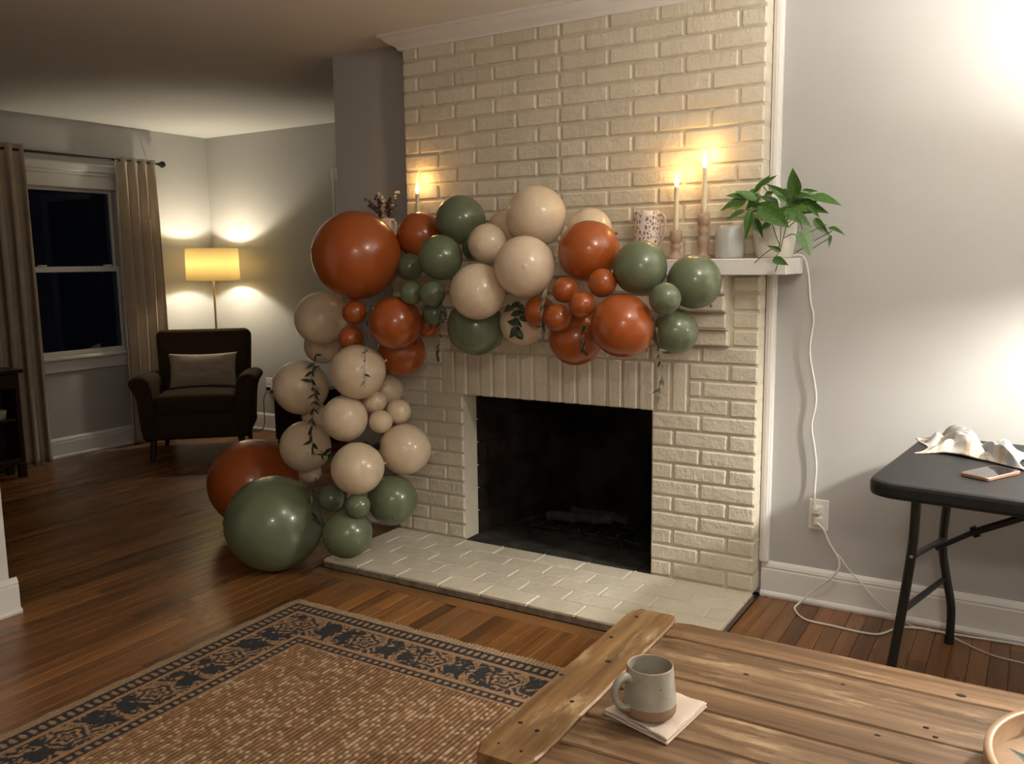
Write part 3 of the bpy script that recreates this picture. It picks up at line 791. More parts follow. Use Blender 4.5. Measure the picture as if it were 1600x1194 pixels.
BALLOONS = [
(-1.675, -0.42, 1.42, 0.195, 't', 'giant terracotta balloon at the upper left bend of the garland'),
(-1.471, -0.22, 1.505, 0.105, 't', 'terracotta balloon directly in front of the leftmost lit candle'),
(-1.251, -0.219, 1.566, 0.107, 's', 'sage green balloon topping the garland right of the leftmost candle'),
(-1.231, -0.4, 1.406, 0.094, 's', 'sage green balloon just below the highest sage balloon'),
(-1.471, -0.3, 1.367, 0.061, 's', 'small shaded sage balloon tucked against the giant terracotta balloon'),
(-1.372, -0.42, 1.258, 0.052, 's', 'small sage balloon, left of the touching pair under the left sage balloons'),
(-1.246, -0.44, 1.256, 0.054, 's', 'small sage balloon, right of the touching pair, its dark tip facing forward'),
(-1.312, -0.34, 1.166, 0.052, 's', 'small dim sage balloon lowest of the small sage cluster'),
(-1.165, -0.241, 1.443, 0.054, 's', 'dark sage balloon wedged behind the small beige balloon'),
(-1.02, -0.36, 1.459, 0.081, 'c', 'small beige balloon between the top sage balloon and the front ivory balloon'),
(-1.025, -0.2, 1.516, 0.085, 'c', 'ivory balloon mostly hidden behind the highest ivory balloon, at its left'),
(-0.836, -0.28, 1.567, 0.121, 'c', 'large ivory balloon, the highest of the whole garland'),
(-0.787, -0.46, 1.365, 0.118, 'c', 'large ivory balloon with its dimpled tip facing forward, centre of garland'),
(-0.993, -0.48, 1.267, 0.112, 'c', 'beige balloon hanging over the dark sage balloon above the soldier bricks'),
(-1.1, -0.34, 1.114, 0.121, 's', 'large dark sage balloon above the left end of the firebox opening'),
(-0.895, -0.3, 1.135, 0.094, 'c', 'shaded cream balloon with a dark leaf sprig lying across it'),
(-0.564, -0.36, 1.419, 0.117, 't', 'large terracotta balloon at the top centre, before a pale balloon'),
(-0.637, -0.2, 1.504, 0.091, 'c', 'pale cream balloon peeking out above the large top terracotta balloon'),
(-0.623, -0.44, 1.275, 0.05, 't', 'small terracotta balloon, upper left of the cluster of four'),
(-0.467, -0.44, 1.302, 0.054, 't', 'small terracotta balloon, upper right of the cluster of four'),
(-0.53, -0.48, 1.223, 0.05, 't', 'small terracotta balloon in the middle of the cluster of four'),
(-0.642, -0.463, 1.169, 0.053, 't', 'small terracotta balloon, lowest of the cluster of four'),
(-0.768, -0.38, 1.187, 0.062, 't', 'small terracotta balloon left of the cluster, half under pale leaves'),
(-0.377, -0.46, 1.147, 0.116, 't', 'large bright terracotta balloon above the right end of the firebox'),
(-0.63, -0.337, 1.084, 0.109, 't', 'large shaded terracotta balloon hanging lowest under the mantel'),
(-0.342, -0.38, 1.357, 0.1, 's', 'sage green balloon below the carved pitcher'),
(-0.163, -0.3, 1.304, 0.099, 's', 'sage green balloon furthest right, covering the mantel edge'),
(-0.212, -0.46, 1.248, 0.057, 's', 'small sage balloon between the three right-hand sage balloons'),
(-0.234, -0.3, 1.118, 0.087, 's', 'sage green balloon lowest of the right-hand group'),
(-2.012, -0.3, 1.125, 0.127, 'c', 'beige balloon under the giant terracotta balloon, against the grey wall'),
(-1.679, -0.44, 1.17, 0.055, 't', 'small terracotta balloon, upper of two stacked beside the beige balloon'),
(-1.708, -0.437, 1.053, 0.057, 't', 'small terracotta balloon, lower of two stacked beside the beige balloon'),
(-1.465, -0.42, 1.128, 0.115, 't', 'terracotta balloon right of the two stacked small terracotta balloons'),
(-1.426, -0.24, 1.106, 0.057, 't', 'dark terracotta balloon peeking out behind the small sage cluster'),
(-1.564, -0.26, 0.98, 0.11, 't', 'deeply shaded terracotta balloon over the left brick pier'),
(-2.149, -0.16, 0.978, 0.089, 'c', 'brownish beige balloon peeking out under the upper left beige balloon'),
(-2.104, -0.366, 0.795, 0.131, 'c', 'beige balloon sticking out furthest left in the column'),
(-1.635, -0.483, 0.91, 0.121, 'c', 'beige balloon with a leafy strand hanging down its front'),
(-1.658, -0.26, 0.799, 0.074, 'c', 'dim beige balloon behind the small beige trio'),
(-1.632, -0.38, 0.761, 0.054, 'c', 'small beige balloon, leftmost of the beige trio'),
(-1.529, -0.336, 0.718, 0.056, 'c', 'small beige balloon, rightmost of the beige trio'),
(-1.563, -0.424, 0.683, 0.052, 'c', 'small beige balloon, lowest of the beige trio'),
(-1.687, -0.52, 0.704, 0.102, 'c', 'beige balloon in the middle of the column, left of the beige trio'),
(-2.068, -0.387, 0.512, 0.123, 'c', 'beige balloon above the giant rust balloon on the floor'),
(-1.554, -0.6, 0.507, 0.113, 'c', 'front beige balloon low in the column with a bright highlight'),
(-1.483, -0.36, 0.553, 0.115, 'c', 'beige balloon overlapping the left brick pier'),
(-2.114, -0.319, 0.367, 0.056, 'c', 'sliver of a brown beige balloon above the giant sage balloon'),
(-2.11, -0.267, 0.639, 0.069, 'c', 'hidden beige balloon between the two leftmost beige balloons'),
(-1.751, -0.56, 0.339, 0.058, 's', 'small sage balloon beside the giant sage balloon'),
(-1.549, -0.611, 0.346, 0.055, 's', 'small sage balloon directly under the front beige balloon'),
(-1.513, -0.42, 0.329, 0.113, 's', 'sage balloon hovering over the left corner of the hearth'),
(-1.616, -0.61, 0.209, 0.109, 's', 'sage balloon resting on the front left corner of the hearth'),
(-2.002, -0.676, 0.216, 0.218, 's', 'giant sage green balloon standing on the floor left of the hearth'),
(-2.55, -0.3, 0.254, 0.228, 't', 'giant rust balloon on the floor behind the giant sage balloon'),
]
TIPS = {12: (.0, -1, -.02), 6: (-.05, -1, -.1)}
for i, (x, y, z, r, c, lab) in enumerate(BALLOONS):
    o = link('balloon', BMS[c], None, None, (x, y, z)); o.scale = (r, r, r)
    rnd = random.Random(i*13+5)
    if i in (12, 6): ax = (CAM-o.location).normalized()
    else: ax = Vector((rnd.uniform(-.8, .8), -.35+rnd.uniform(-.3, .2), rnd.uniform(-.5, .9))).normalized()
    if i in (52, 53, 0): ax = Vector((rnd.uniform(-.9, -.4), -.6, .1)).normalized()
    o.rotation_euler = ax.to_track_quat('Z', 'Y').to_euler()
    setp(o, lab, 'balloon', 'balloons of the garland')
    kn = link('knot', KNS[c], None, o)

# ================================================================== GREENERY IN THE GARLAND
def leaf_mesh(L, W, fold=.25, curl=.2, tip=1.0, heart=0.0, nu=8, nv=4):
    v = []; f = []
    for i in range(nu+1):
        t = i/nu
        w_ = W*.5*math.sin(PI*min(1, t**(.75-.2*heart)))**(.8)*(1-.25*t*tip)
        if t > .7: w_ *= (1-((t-.7)/.3)**2*.55)
        if i == nu: w_ = .0006
        if i == 0: w_ = .0008+W*.12*heart
        for j in range(-nv//2, nv//2+1):
            s = j/(nv/2)
            back = -heart*.10*L*abs(s)*(1 if i == 0 else 0)
            v.append((s*w_, t*L+back, abs(s)*w_*fold-curl*L*t*t))
    n = nv+1
    for i in range(nu):
        for j in range(nv): f.append((i*n+j, i*n+j+1, (i+1)*n+j+1, (i+1)*n+j))
    g = G().add(v, f, True); me, _ = g.mesh('leaf', False); return me
def orient(o, d, up):
    """point the leaf's y axis along d with its face turned to up"""
    d = Vector(d).normalized(); up = Vector(up); xax = d.cross(up)
    if xax.length < 1e-4: xax = d.orthogonal()
    xax.normalize(); zax = xax.cross(d)
    o.rotation_euler = Matrix((xax, d, zax)).transposed().to_euler()
EUC = [leaf_mesh(.034, .013, .2, .2), leaf_mesh(.026, .015, .25, .35), leaf_mesh(.036, .011, .15, -.15), leaf_mesh(.030, .021, .2, .25)]
EM = []
for me in EUC:
    a = me.copy(); a.materials.append(M_EUCA); b = me.copy(); b.materials.append(M_EUCAP); EM.append((a, b))
STR = [
 ('narrow-leaved green strand hanging over the front of a beige balloon', [(-1.568,-.47,1.215),(-1.569,-.482,1.146),(-1.567,-.492,1.075),(-1.568,-.502,1.017),(-1.538,-.541,.981),(-1.526,-.561,.923),(-1.537,-.553,.854)], 11, .35, .8),
 ('dark leafy strand trailing down the left of the beige balloon column', [(-1.96,-.40,.968),(-1.97,-.41,.902),(-1.976,-.42,.849),(-1.964,-.42,.807),(-1.960,-.42,.751),(-1.965,-.43,.679),(-1.962,-.45,.601),(-1.949,-.46,.568),(-1.939,-.47,.524)], 34, .08, 1.3),
 ('dark leaf tuft between the two lowest beige balloons', [(-1.85,-.50,.524),(-1.80,-.49,.514),(-1.74,-.48,.525),(-1.67,-.46,.546),(-1.61,-.46,.560),(-1.55,-.45,.572)], 44, .05, 1.5),
 ('leafy sprig hanging between the giant sage balloon and the small sage ones', [(-1.797,-.60,.442),(-1.801,-.61,.391),(-1.811,-.63,.348),(-1.813,-.64,.305),(-1.798,-.64,.271),(-1.777,-.635,.256)], 18, .3, 1.1),
 ('pale-leaved strand hanging left of the large dark sage balloon', [(-1.19,-.43,1.303),(-1.195,-.44,1.249),(-1.20,-.44,1.195),(-1.215,-.43,1.141),(-1.235,-.415,1.087),(-1.25,-.40,1.032),(-1.262,-.393,.973)], 20, .4, .95),
 ('dark round-leaved sprig lying on the shaded cream balloon', [(-.90,-.40,1.207),(-.862,-.41,1.207),(-.835,-.415,1.195),(-.845,-.405,1.165),(-.852,-.41,1.132),(-.86,-.405,1.096)], 20, .0, 1.3),
 ('silvery strand hanging left of the small terracotta cluster', [(-.66,-.50,1.303),(-.675,-.50,1.255),(-.70,-.47,1.213),(-.712,-.46,1.183),(-.716,-.455,1.145),(-.716,-.45,1.108),(-.722,-.447,1.068)], 18, .7, 1.0),
 ('short pale sprig between the two large lower terracotta balloons', [(-.530,-.45,1.147),(-.535,-.45,1.113),(-.541,-.445,1.077),(-.546,-.43,1.044)], 8, .6, 1.0),
 ('long silvery strand hanging right of the bright terracotta balloon over the brick', [(-.260,-.44,1.184),(-.262,-.43,1.147),(-.259,-.41,1.108),(-.268,-.375,1.057),(-.266,-.366,1.021),(-.262,-.36,.979),(-.261,-.363,.939),(-.267,-.373,.904),(-.268,-.379,.864)], 19, .5, .95),
]
for si, (lab, pts, n, pale, sz) in enumerate(STR):
    rnd = random.Random(si+40)
    t = thing('greenery_strand', pts[0], lab, 'greenery', 'leafy strands in the balloon garland')
    base = Vector(pts[0]); sp = spline([Vector(p)-base for p in pts], 6)
    me, _ = G().tube(sp, [.0016*(1-.4*k/len(sp)) for k in range(len(sp))], 5).mesh('stem', False); link('stem', me, M_TWIG if pale > .2 else M_STEM, t)
    for k in range(n):
        u = min(.98, max(.02, (k+.6)/n+rnd.uniform(-.05, .05)))*(len(sp)-1); i = min(int(u), len(sp)-2); p = sp[i].lerp(sp[i+1], u-i)
        dirn = (sp[i+1]-sp[i]).normalized(); side = Vector((rgt.x, rgt.y, 0))*(1 if k % 2 else -1)
        dv = dirn*rnd.uniform(.3, 1.1)+side*rnd.uniform(-.2, .9)*(1.4 if pale < .2 else .9)+Vector((0, rnd.uniform(-.5, .1), rnd.uniform(-.5, .3 if pale > .2 else .7)))
        v_ = rnd.randrange(3) if pale > .0 else 3
        o = link('leaf', EM[v_][1 if rnd.random() < pale else 0], None, t, p); o.scale = [sz*rnd.uniform(.6, 1.25)]*3
        orient(o, dv, Vector((rnd.uniform(-.5, .5), -1, rnd.uniform(-.2, .7))))
# ================================================================== ON THE MANTEL
def flame_and_wick(t, z, s=1.0):
    me, _ = G().tube([(0, 0, z-.002), (.001, 0, z+.008)], .0009, 5).mesh('wick', False); link('wick', me, M_BLACKPL, t)
    prof = [(0, 0), (.0045, .004), (.0078, .013), (.0082, .020), (.0062, .031), (.0032, .041), (.0008, .050), (0, .052)]
    me, _ = G().lathe([(r*s*1.12, q*s*1.0) for r, q in prof], (0, 0, z+.002), 14).mesh('flame', False, True); fo = link('flame', me, M_FLAME, t)
    l = bpy.data.lights.new('flame_light', 'POINT'); l.energy = CANDLE_W; l.color = FLAME; l.shadow_soft_size = .012
    lo_ = bpy.data.objects.new('flame_light', l); COL.objects.link(lo_); lo_.parent = t; lo_.location = (0, 0, z+.025)
    lo_.location = (0, -.004, z+.062)
def taper(x, y, z0, z1, lab):
    t = thing('taper_candle', (x, y, z0), lab, 'candle', 'lit taper candles on the mantel'); h = z1-z0
    me, _ = G().lathe([(0, 0), (.0105, 0), (.0112, h*.2), (.0100, h*.7), (.0092, h-.006), (.0098, h-.002), (.0085, h), (.004, h-.002), (0, h-.003)], seg=20).mesh('wax', False); link('wax', me, M_WAX, t)
    flame_and_wick(t, h-.001)
    return t
taper(-1.608, -.05, 1.50, 1.705, 'lit ivory taper candle at the left of the mantel, above a terracotta balloon')
taper(-.325, -.06, 1.478, 1.668, 'lit ivory taper candle in the short wooden holder')
taper(-.216, -.05, 1.545, 1.735, 'lit ivory taper candle in the tall wooden holder, highest flame')
def holder(x, y, h, prof, lab):
    o = G().lathe(prof, seg=28).build('candle_holder', M_HOLDER, None, False); o.location = (x, y, MZ+.0005)
    setp(o, lab, 'candle holder', 'turned candle holders on the mantel')
cup = lambda h: [(.0235, h-.040), (.0245, h-.02), (.0235, h), (.0125, h), (.0118, h-.008), (.0, h-.012)]
holder(-.325, -.06, .112, [(0, 0), (.034, 0), (.034, .006), (.026, .012), (.019, .026), (.016, .034), (.0195, .043), (.0215, .050), (.0185, .058), (.0155, .063), (.021, .068)]+cup(.112), 'short turned taupe candle holder beside the carved pitcher')
holder(-.216, -.05, .175, [(0, 0), (.030, 0), (.030, .006), (.022, .014), (.0185, .028), (.0195, .045), (.022, .060), (.0235, .072), (.019, .084), (.0165, .090), (.021, .100), (.0225, .108), (.019, .118), (.0165, .124), (.021, .132)]+cup(.175), 'tall turned taupe candle holder left of the frosted jar')
holder(-1.608, -.05, .13, [(0, 0), (.032, 0), (.032, .006), (.022, .014), (.0165, .030), (.020, .050), (.0165, .075), (.021, .088)]+cup(.13), 'turned candle holder at the left of the mantel, behind a terracotta balloon')

# carved pitcher: openwork-looking glaze drawn by a voronoi pattern, with a loop handle
def carved():
    mt, t, p = nt('carved_glaze')
    v = coords(t, (78, 78, 52)); vo = t.nodes.new('ShaderNodeTexVoronoi'); vo.feature = 'DISTANCE_TO_EDGE'; vo.inputs['Scale'].default_value = 1
    t.links.new(v, vo.inputs['Vector'])
    fac = math_(t, 'LESS_THAN', vo.outputs['Distance'], .17)
    t.links.new(mixc(t, fac, (.25, .155, .14), (.74, .65, .58)), p.inputs['Base Color'])
    p.inputs['Roughness'].default_value = .5
    bump(t, p, math_(t, 'MULTIPLY', fac, 1.0), .7, .003); return mt
pt = thing('carved_pitcher', (-.450, -.055, MZ+.0005), 'brown and white carved stoneware pitcher behind the sage balloon', 'pitcher')
me, _ = G().lathe([(0, 0), (.042, 0), (.046, .01), (.050, .05), (.0525, .11), (.053, .17), (.052, .190), (.049, .193), (.047, .188), (.047, .10), (.04, .015), (0, .012)], seg=40).mesh('body', False); link('body', me, carved(), pt)
hp = spline([(.048, -.004, .172), (.066, -.006, .178), (.078, -.006, .160), (.079, -.006, .12), (.070, -.005, .085), (.048, -.003, .070)], 6)
me, _ = G().tube(hp, .0055, 8).mesh('handle', False); link('handle', me, simple('pitcher_handle', (.55, .43, .36), .55), pt)

# frosted jar
jr = thing('frosted_jar', (-.112, -.052, MZ+.0005), 'squat frosted grey glass jar beside the potted plant', 'jar')
me, _ = G().lathe([(0, 0), (.048, 0), (.053, .006), (.0555, .03), (.0555, .075), (.051, .105), (.043, .122), (.036, .127), (.034, .123), (.041, .117), (.049, .10), (.052, .07), (.051, .03), (.046, .008), (0, .006)], seg=40).mesh('glass', False); link('glass', me, M_FROST, jr)

# vase with dried stems
vz = thing('stoneware_vase', (-1.818, -.03, MZ+.0005), 'small beige stoneware vase at the left end of the mantel', 'vase')
me, _ = G().lathe([(0, 0), (.036, 0), (.044, .012), (.056, .05), (.060, .09), (.055, .13), (.045, .158), (.041, .175), (.0415, .205), (.0435, .212), (.040, .212), (.038, .20), (.037, .175), (.05, .12), (.05, .06), (.03, .012), (0, .012)], seg=36).mesh('body', False); link('body', me, M_VASE, vz)
hp = spline([(.042, -.004, .200), (.060, -.006, .196), (.066, -.006, .175), (.056, -.005, .145)], 5)
me, _ = G().tube(hp, .005, 8).mesh('handle', False); link('handle', me, M_VASE, vz)
bl = []
for k in range(4):
    rnd = random.Random(60+k); bm = bmesh.new()
    bmesh.ops.create_icosphere(bm, subdivisions=1, radius=.0052)
    for q in bm.verts: q.co *= rnd.uniform(.6, 1.3)
    me = bpy.data.meshes.new('bloom'); bm.to_mesh(me); bm.free(); bl.append(me)
DS = [(-.075, .105, 0), (-.060, .075, 0), (-.050, .120, 0), (-.030, .085, 0), (-.012, .135, 1), (.004, .09, 0), (.018, .105, 0), (.032, .075, 1), (.060, .140, 1), (.048, .105, 0), (-.040, .06, 0), (.055, .065, 0), (-.012, .07, 1)]
for si, (dx, dz, pale) in enumerate(DS):
    rnd = random.Random(si+90)
    side = ('leaning far left', 'low at the left', 'upper left', 'left of centre', 'pale and tallest in the middle', 'just right of the middle', 'right of centre', 'short and pale at the right', 'pale and tall at the right', 'dark at the right', 'short at the left', 'lowest at the right', 'short and pale in the middle')[si]
    t = thing('dried_flower', Vector(vz.location)+Vector((dx*.2, rnd.uniform(-.015, .015), .20)), 'dried mauve flower stem in the stoneware vase, '+side, 'flower', 'dried stems in the vase')
    end = Vector((dx, rnd.uniform(-.03, .02), dz)); mid = end*.5+Vector((-dx*.15, 0, .01))
    sp = spline([(0, 0, -.05), (0, 0, 0), mid, end], 5)
    me, _ = G().tube(sp, .0011, 5).mesh('stem', False); link('stem', me, M_STEM, t)
    g = G()
    for k in range(16):
        u = .42+.58*k/15; q = Vector(sp[min(len(sp)-1, int(u*(len(sp)-1)))])+Vector((rnd.uniform(-.008, .008), rnd.uniform(-.008, .008), rnd.uniform(-.005, .005)))
        b = bl[k % 4]; s = rnd.uniform(1.0, 1.8)
        g.add([tuple(Vector(w_.co)*s+q) for w_ in b.vertices], [tuple(p.vertices) for p in b.polygons])
    me, _ = g.mesh('blooms', False); o = link('blooms', me, M_DRYP if pale else M_DRY, t)

# potted pothos
PC = Vector((.050, -.012, MZ+.0005))
pp = thing('potted_pothos', PC, 'trailing green pothos in a white ribbed pot at the right end of the mantel', 'plant')
g = G(); seg = 64; prof = [(0, 0), (.060, 0), (.066, .006), (.075, .05), (.079, .10), (.081, .135), (.079, .138), (.075, .134), (.072, .11), (0, .11)]
g.lathe(prof, seg=seg)
for i in range(len(g.v)):
    x_, y_, z_ = g.v[i]; r_ = math.hypot(x_, y_)
    if .012 < z_ < .125 and r_ > .06:
        k = 1+.012*math.cos(math.atan2(y_, x_)*16); g.v[i] = (x_*k, y_*k, z_)
me, _ = g.mesh('pot', False); link('pot', me, M_POT, pp)
me, _ = G().lathe([(0, .111), (.071, .111), (.071, .119), (0, .124)], seg=24).mesh('soil', False); link('soil', me, M_SOIL, pp)
LEAVES = [((-.049,-.09,1.614),(-.105,-.11,1.623),.9),((-.019,-.03,1.637),(.026,-.05,1.689),.6),((-.003,0,1.662),(.05,-.02,1.69),.55),((.136,-.06,1.62),(.123,-.08,1.7),1.25),((.103,-.08,1.601),(.046,-.1,1.655),.9),((-.044,-.1,1.597),(-.121,-.12,1.568),1.1),((-.039,-.12,1.559),(-.097,-.14,1.533),.8),((-.009,-.14,1.553),(-.019,-.16,1.467),.75),((.039,-.16,1.573),(.134,-.18,1.5),1.1),((.12,-.13,1.552),(.207,-.15,1.503),1.0),((.126,-.05,1.609),(.199,-.07,1.609),.7),((.145,0,1.631),(.199,-.02,1.627),.5),((.193,-.06,1.602),(.291,-.08,1.579),.9),((.149,-.03,1.59),(.235,-.05,1.551),.9),((.188,-.08,1.57),(.227,-.1,1.53),.6),((.216,-.1,1.521),(.263,-.12,1.468),.8),((.264,-.1,1.487),(.317,-.12,1.474),.8),((.185,-.17,1.478),(.22,-.19,1.399),1.3),((.27,-.1,1.461),(.27,-.12,1.424),.5),((.114,-.18,1.41),(.079,-.2,1.429),.8),((.099,-.2,1.381),(.15,-.22,1.362),1.0),((.002,-.12,1.526),(.036,-.14,1.462),.9),((-.004,-.05,1.62),(-.042,-.07,1.573),1.1),((.108,-.1,1.588),(.081,-.12,1.612),.9),((.056,-.1,1.513),(.02,-.12,1.49),.9),((.02,-.05,1.615),(.06,-.07,1.631),1.0),((.077,-.03,1.636),(.115,-.05,1.606),1.0),((-.022,-.02,1.642),(-.064,-.04,1.603),.9),((.072,-.08,1.579),(.021,-.1,1.616),1.0),((.112,-.02,1.577),(.167,-.04,1.593),1.0)]
PM = [leaf_mesh(1, .62, .30, .12, 1, .9, 10, 6), leaf_mesh(1, .58, .42, .22, 1, .9, 10, 6), leaf_mesh(1, .66, .25, .02, 1, .9, 10, 6)]
for q in PM: q.materials.append(M_POTHOS)
toCam = (CAM-PC).normalized()
rl = random.Random(5)
for k in range(16):
    a = rl.uniform(0, 2*PI); rr = rl.uniform(.02, .095); b0 = Vector((.05+rr*math.cos(a)*1.1, -.04+rr*math.sin(a)*.75, 1.535+rl.uniform(0, .085)))
    dv = Vector((math.cos(a), math.sin(a)*.7, rl.uniform(-.5, .5))).normalized()*rl.uniform(.055, .08)
    LEAVES.append((tuple(b0), tuple(b0+dv), rl.uniform(.75, 1.1)))
for i, (b, e, w_) in enumerate(LEAVES):
    rnd = random.Random(i+200); b = Vector(b); e = Vector(e); L = (e-b).length*1.12
    o = link('leaf', PM[i % 3], None, pp, b-PC); o.scale = (max(.055, L)*w_*.82, L, L)
    orient(o, e-b, toCam*.9+Vector((rnd.uniform(-.5, .5), rnd.uniform(-.3, .3), rnd.uniform(.1, .9))))
STEMS = [[(.108,-.155,1.529),(.108,-.165,1.418),(.089,-.17,1.381)],[(.134,-.155,1.535),(.125,-.155,1.49),(.11,-.155,1.418)],[(.074,-.155,1.518),(.089,-.155,1.472),(.107,-.155,1.429)],[(.12,-.155,1.456),(.152,-.155,1.47),(.186,-.155,1.448)],[(.165,-.155,1.405),(.194,-.155,1.422)],[(.111,-.155,1.429),(.065,-.155,1.411),(.016,-.155,1.369)],[(.208,-.155,1.405),(.238,-.145,1.43),(.276,-.11,1.456)],[(.20,-.155,1.43),(.232,-.145,1.449),(.259,-.12,1.467),(.277,-.11,1.478)],[(.185,-.155,1.46),(.211,-.145,1.476),(.243,-.12,1.496),(.258,-.11,1.501)],[(.12,-.08,1.50),(.160,-.10,1.53),(.18,-.06,1.556),(.194,-.06,1.583)],[(.176,-.155,1.515),(.185,-.155,1.481)],[(.07,-.02,1.50),(.099,-.06,1.556),(.035,-.07,1.574),(-.037,-.09,1.565)],[(.06,-.01,1.50),(.103,-.06,1.556),(.136,-.06,1.612)],[(.05,-.01,1.50),(.083,-.06,1.556),(.013,-.05,1.65)],[(.113,-.2,1.366),(.102,-.19,1.337)],[(.03,-.02,1.50),(.03,-.05,1.549),(-.026,-.07,1.608)],[(.07,-.05,1.50),(.09,-.12,1.535),(.108,-.155,1.529)],[(.08,-.05,1.50),(.12,-.13,1.54),(.134,-.155,1.535)],[(.06,-.05,1.50),(.06,-.12,1.535),(.074,-.155,1.518)],[(.09,-.04,1.50),(.15,-.13,1.53),(.176,-.155,1.515)]]
for st in STEMS:
    sp = spline([Vector(p)-PC for p in st], 6); me, _ = G().tube(sp, .0016, 5).mesh('vine', False); link('vine', me, M_STEM, pp)

# ================================================================== OUTLET AND CORDS ON THE RIGHT
outlet('wall_outlet', (.222, WY, .370), 'white wall outlet with two cords, right of the fireplace', 1)
g = G().cbox(.203, .234, WY-.045, WY-.0088, .378, .412, .004).cbox(.211, .228, WY-.052, WY-.040, .383, .407, .003)
g.tube(spline([(.215, WY-.045, .41), (.207, WY-.02, .474), (.209, WY-.018, .565), (.200, WY-.018, .642), (.186, WY-.018, .73), (.199, WY-.018, .846), (.169, WY-.02, 1.021), (.179, WY-.02, 1.146), (.165, WY-.02, 1.22), (.154, WY-.02, 1.318), (.143, WY-.03, 1.375), (.125, WY-.035, 1.395), (.095, WY-.04, 1.393)]), .0038, 8)
setp(g.build('hanging_cord', M_CORD), 'white cord hanging from the mantel plant down to the outlet', 'cord')
g = G().cbox(.209, .238, WY-.040, WY-.0088, .335, .368, .004)
g.tube(spline([(.224, WY-.04, .345), (.250, WY-.045, .325), (.275, WY-.048, .274), (.315, WY-.05, .205), (.300, WY-.06, .15), (.225, WY-.05, .07), (.170, .055, .010), (.168, .0, .0045), (.225, -.078, .0045), (.326, -.089, .0045), (.43, -.096, .0045), (.494, -.079, .0045), (.547, .016, .0045), (.619, .05, .0045), (.705, .052, .0045), (.788, .058, .0045), (.869, .066, .0045), (.949, .07, .0045), (1.3, .06, .0045), (1.75, .03, .0045)]), .0042, 8)
setp(g.build('extension_cord', M_CORD), 'beige cord looping from the outlet across the floor along the baseboard', 'cord')
g = G()
g.tube(spline([(.300, WY-.045, .235), (.314, WY-.040, .222), (.347, WY-.036, .176), (.396, WY-.034, .128), (.445, WY-.036, .077), (.53, WY-.045, .02), (.60, .055, .004), (.66, .045, .004), (.70, .03, .010), (.773, -.014, .004), (.856, -.068, .004), (.953, -.085, .004), (1.3, -.12, .004)]), .0026, 7)
setp(g.build('thin_cord', M_CORD), 'thin pale cord slanting down the baseboard and crossing under the table', 'cord')

# ================================================================== FOLDING TABLE
TR = math.radians(-5.5)
ft_ = thing('folding_table', (.595, .055, 0), 'black plastic folding table against the grey wall', 'table', rz=TR)
def rrect(x0, x1, y0, y1, r, n=7):
    out = []
    for cx, cy, a0 in ((x1-r, y1-r, 0), (x0+r, y1-r, PI/2), (x0+r, y0+r, PI), (x1-r, y0+r, 3*PI/2)):
        for k in range(n+1):
            a = a0+PI/2*k/n; out.append((cx+r*math.cos(a), cy+r*math.sin(a)))
    return out
def slab(outline, prof):
    """stack of inset outlines: prof = (inset, z)"""
    n = len(outline); cx = sum(p[0] for p in outline)/n; cy = sum(p[1] for p in outline)/n; v = []; f = []
    xs = [p[0] for p in outline]; ys = [p[1] for p in outline]; hw = (max(xs)-min(xs))/2; hh = (max(ys)-min(ys))/2
    for ins, z in prof:
        for x_, y_ in outline: v.append((cx+(x_-cx)*(hw-ins)/hw, cy+(y_-cy)*(hh-ins)/hh, z))
    for i in range(len(prof)-1):
        for k in range(n): f.append((i*n+k, i*n+(k+1)%n, (i+1)*n+(k+1)%n, (i+1)*n+k))
    f.append(tuple(range(n))); f.append(tuple((len(prof)-1)*n+k for k in range(n)))
    return v, f
v, f = slab(rrect(0, 1.55, -.80, 0, .075), [(.012, .692), (.002, .696), (0, .705), (0, .728), (.003, .736), (.010, .740)])
me, _ = G().add(v, f).mesh('tabletop', False); link('tabletop', me, M_BLACKPL, ft_)
def bar(name, pts, w, d_, parent=ft_, mat=M_BLACKMET):
    """flat oval tube"""
    g = G(); g.tube(pts, w, 10); me, _ = g.mesh(name, False); return link(name, me, mat, parent)
def loc_(x_, y_, z_):      # world to table frame
    dx, dy = x_-.595, y_-.055; return (dx*math.cos(-TR)-dy*math.sin(-TR), dx*math.sin(-TR)+dy*math.cos(-TR), z_)
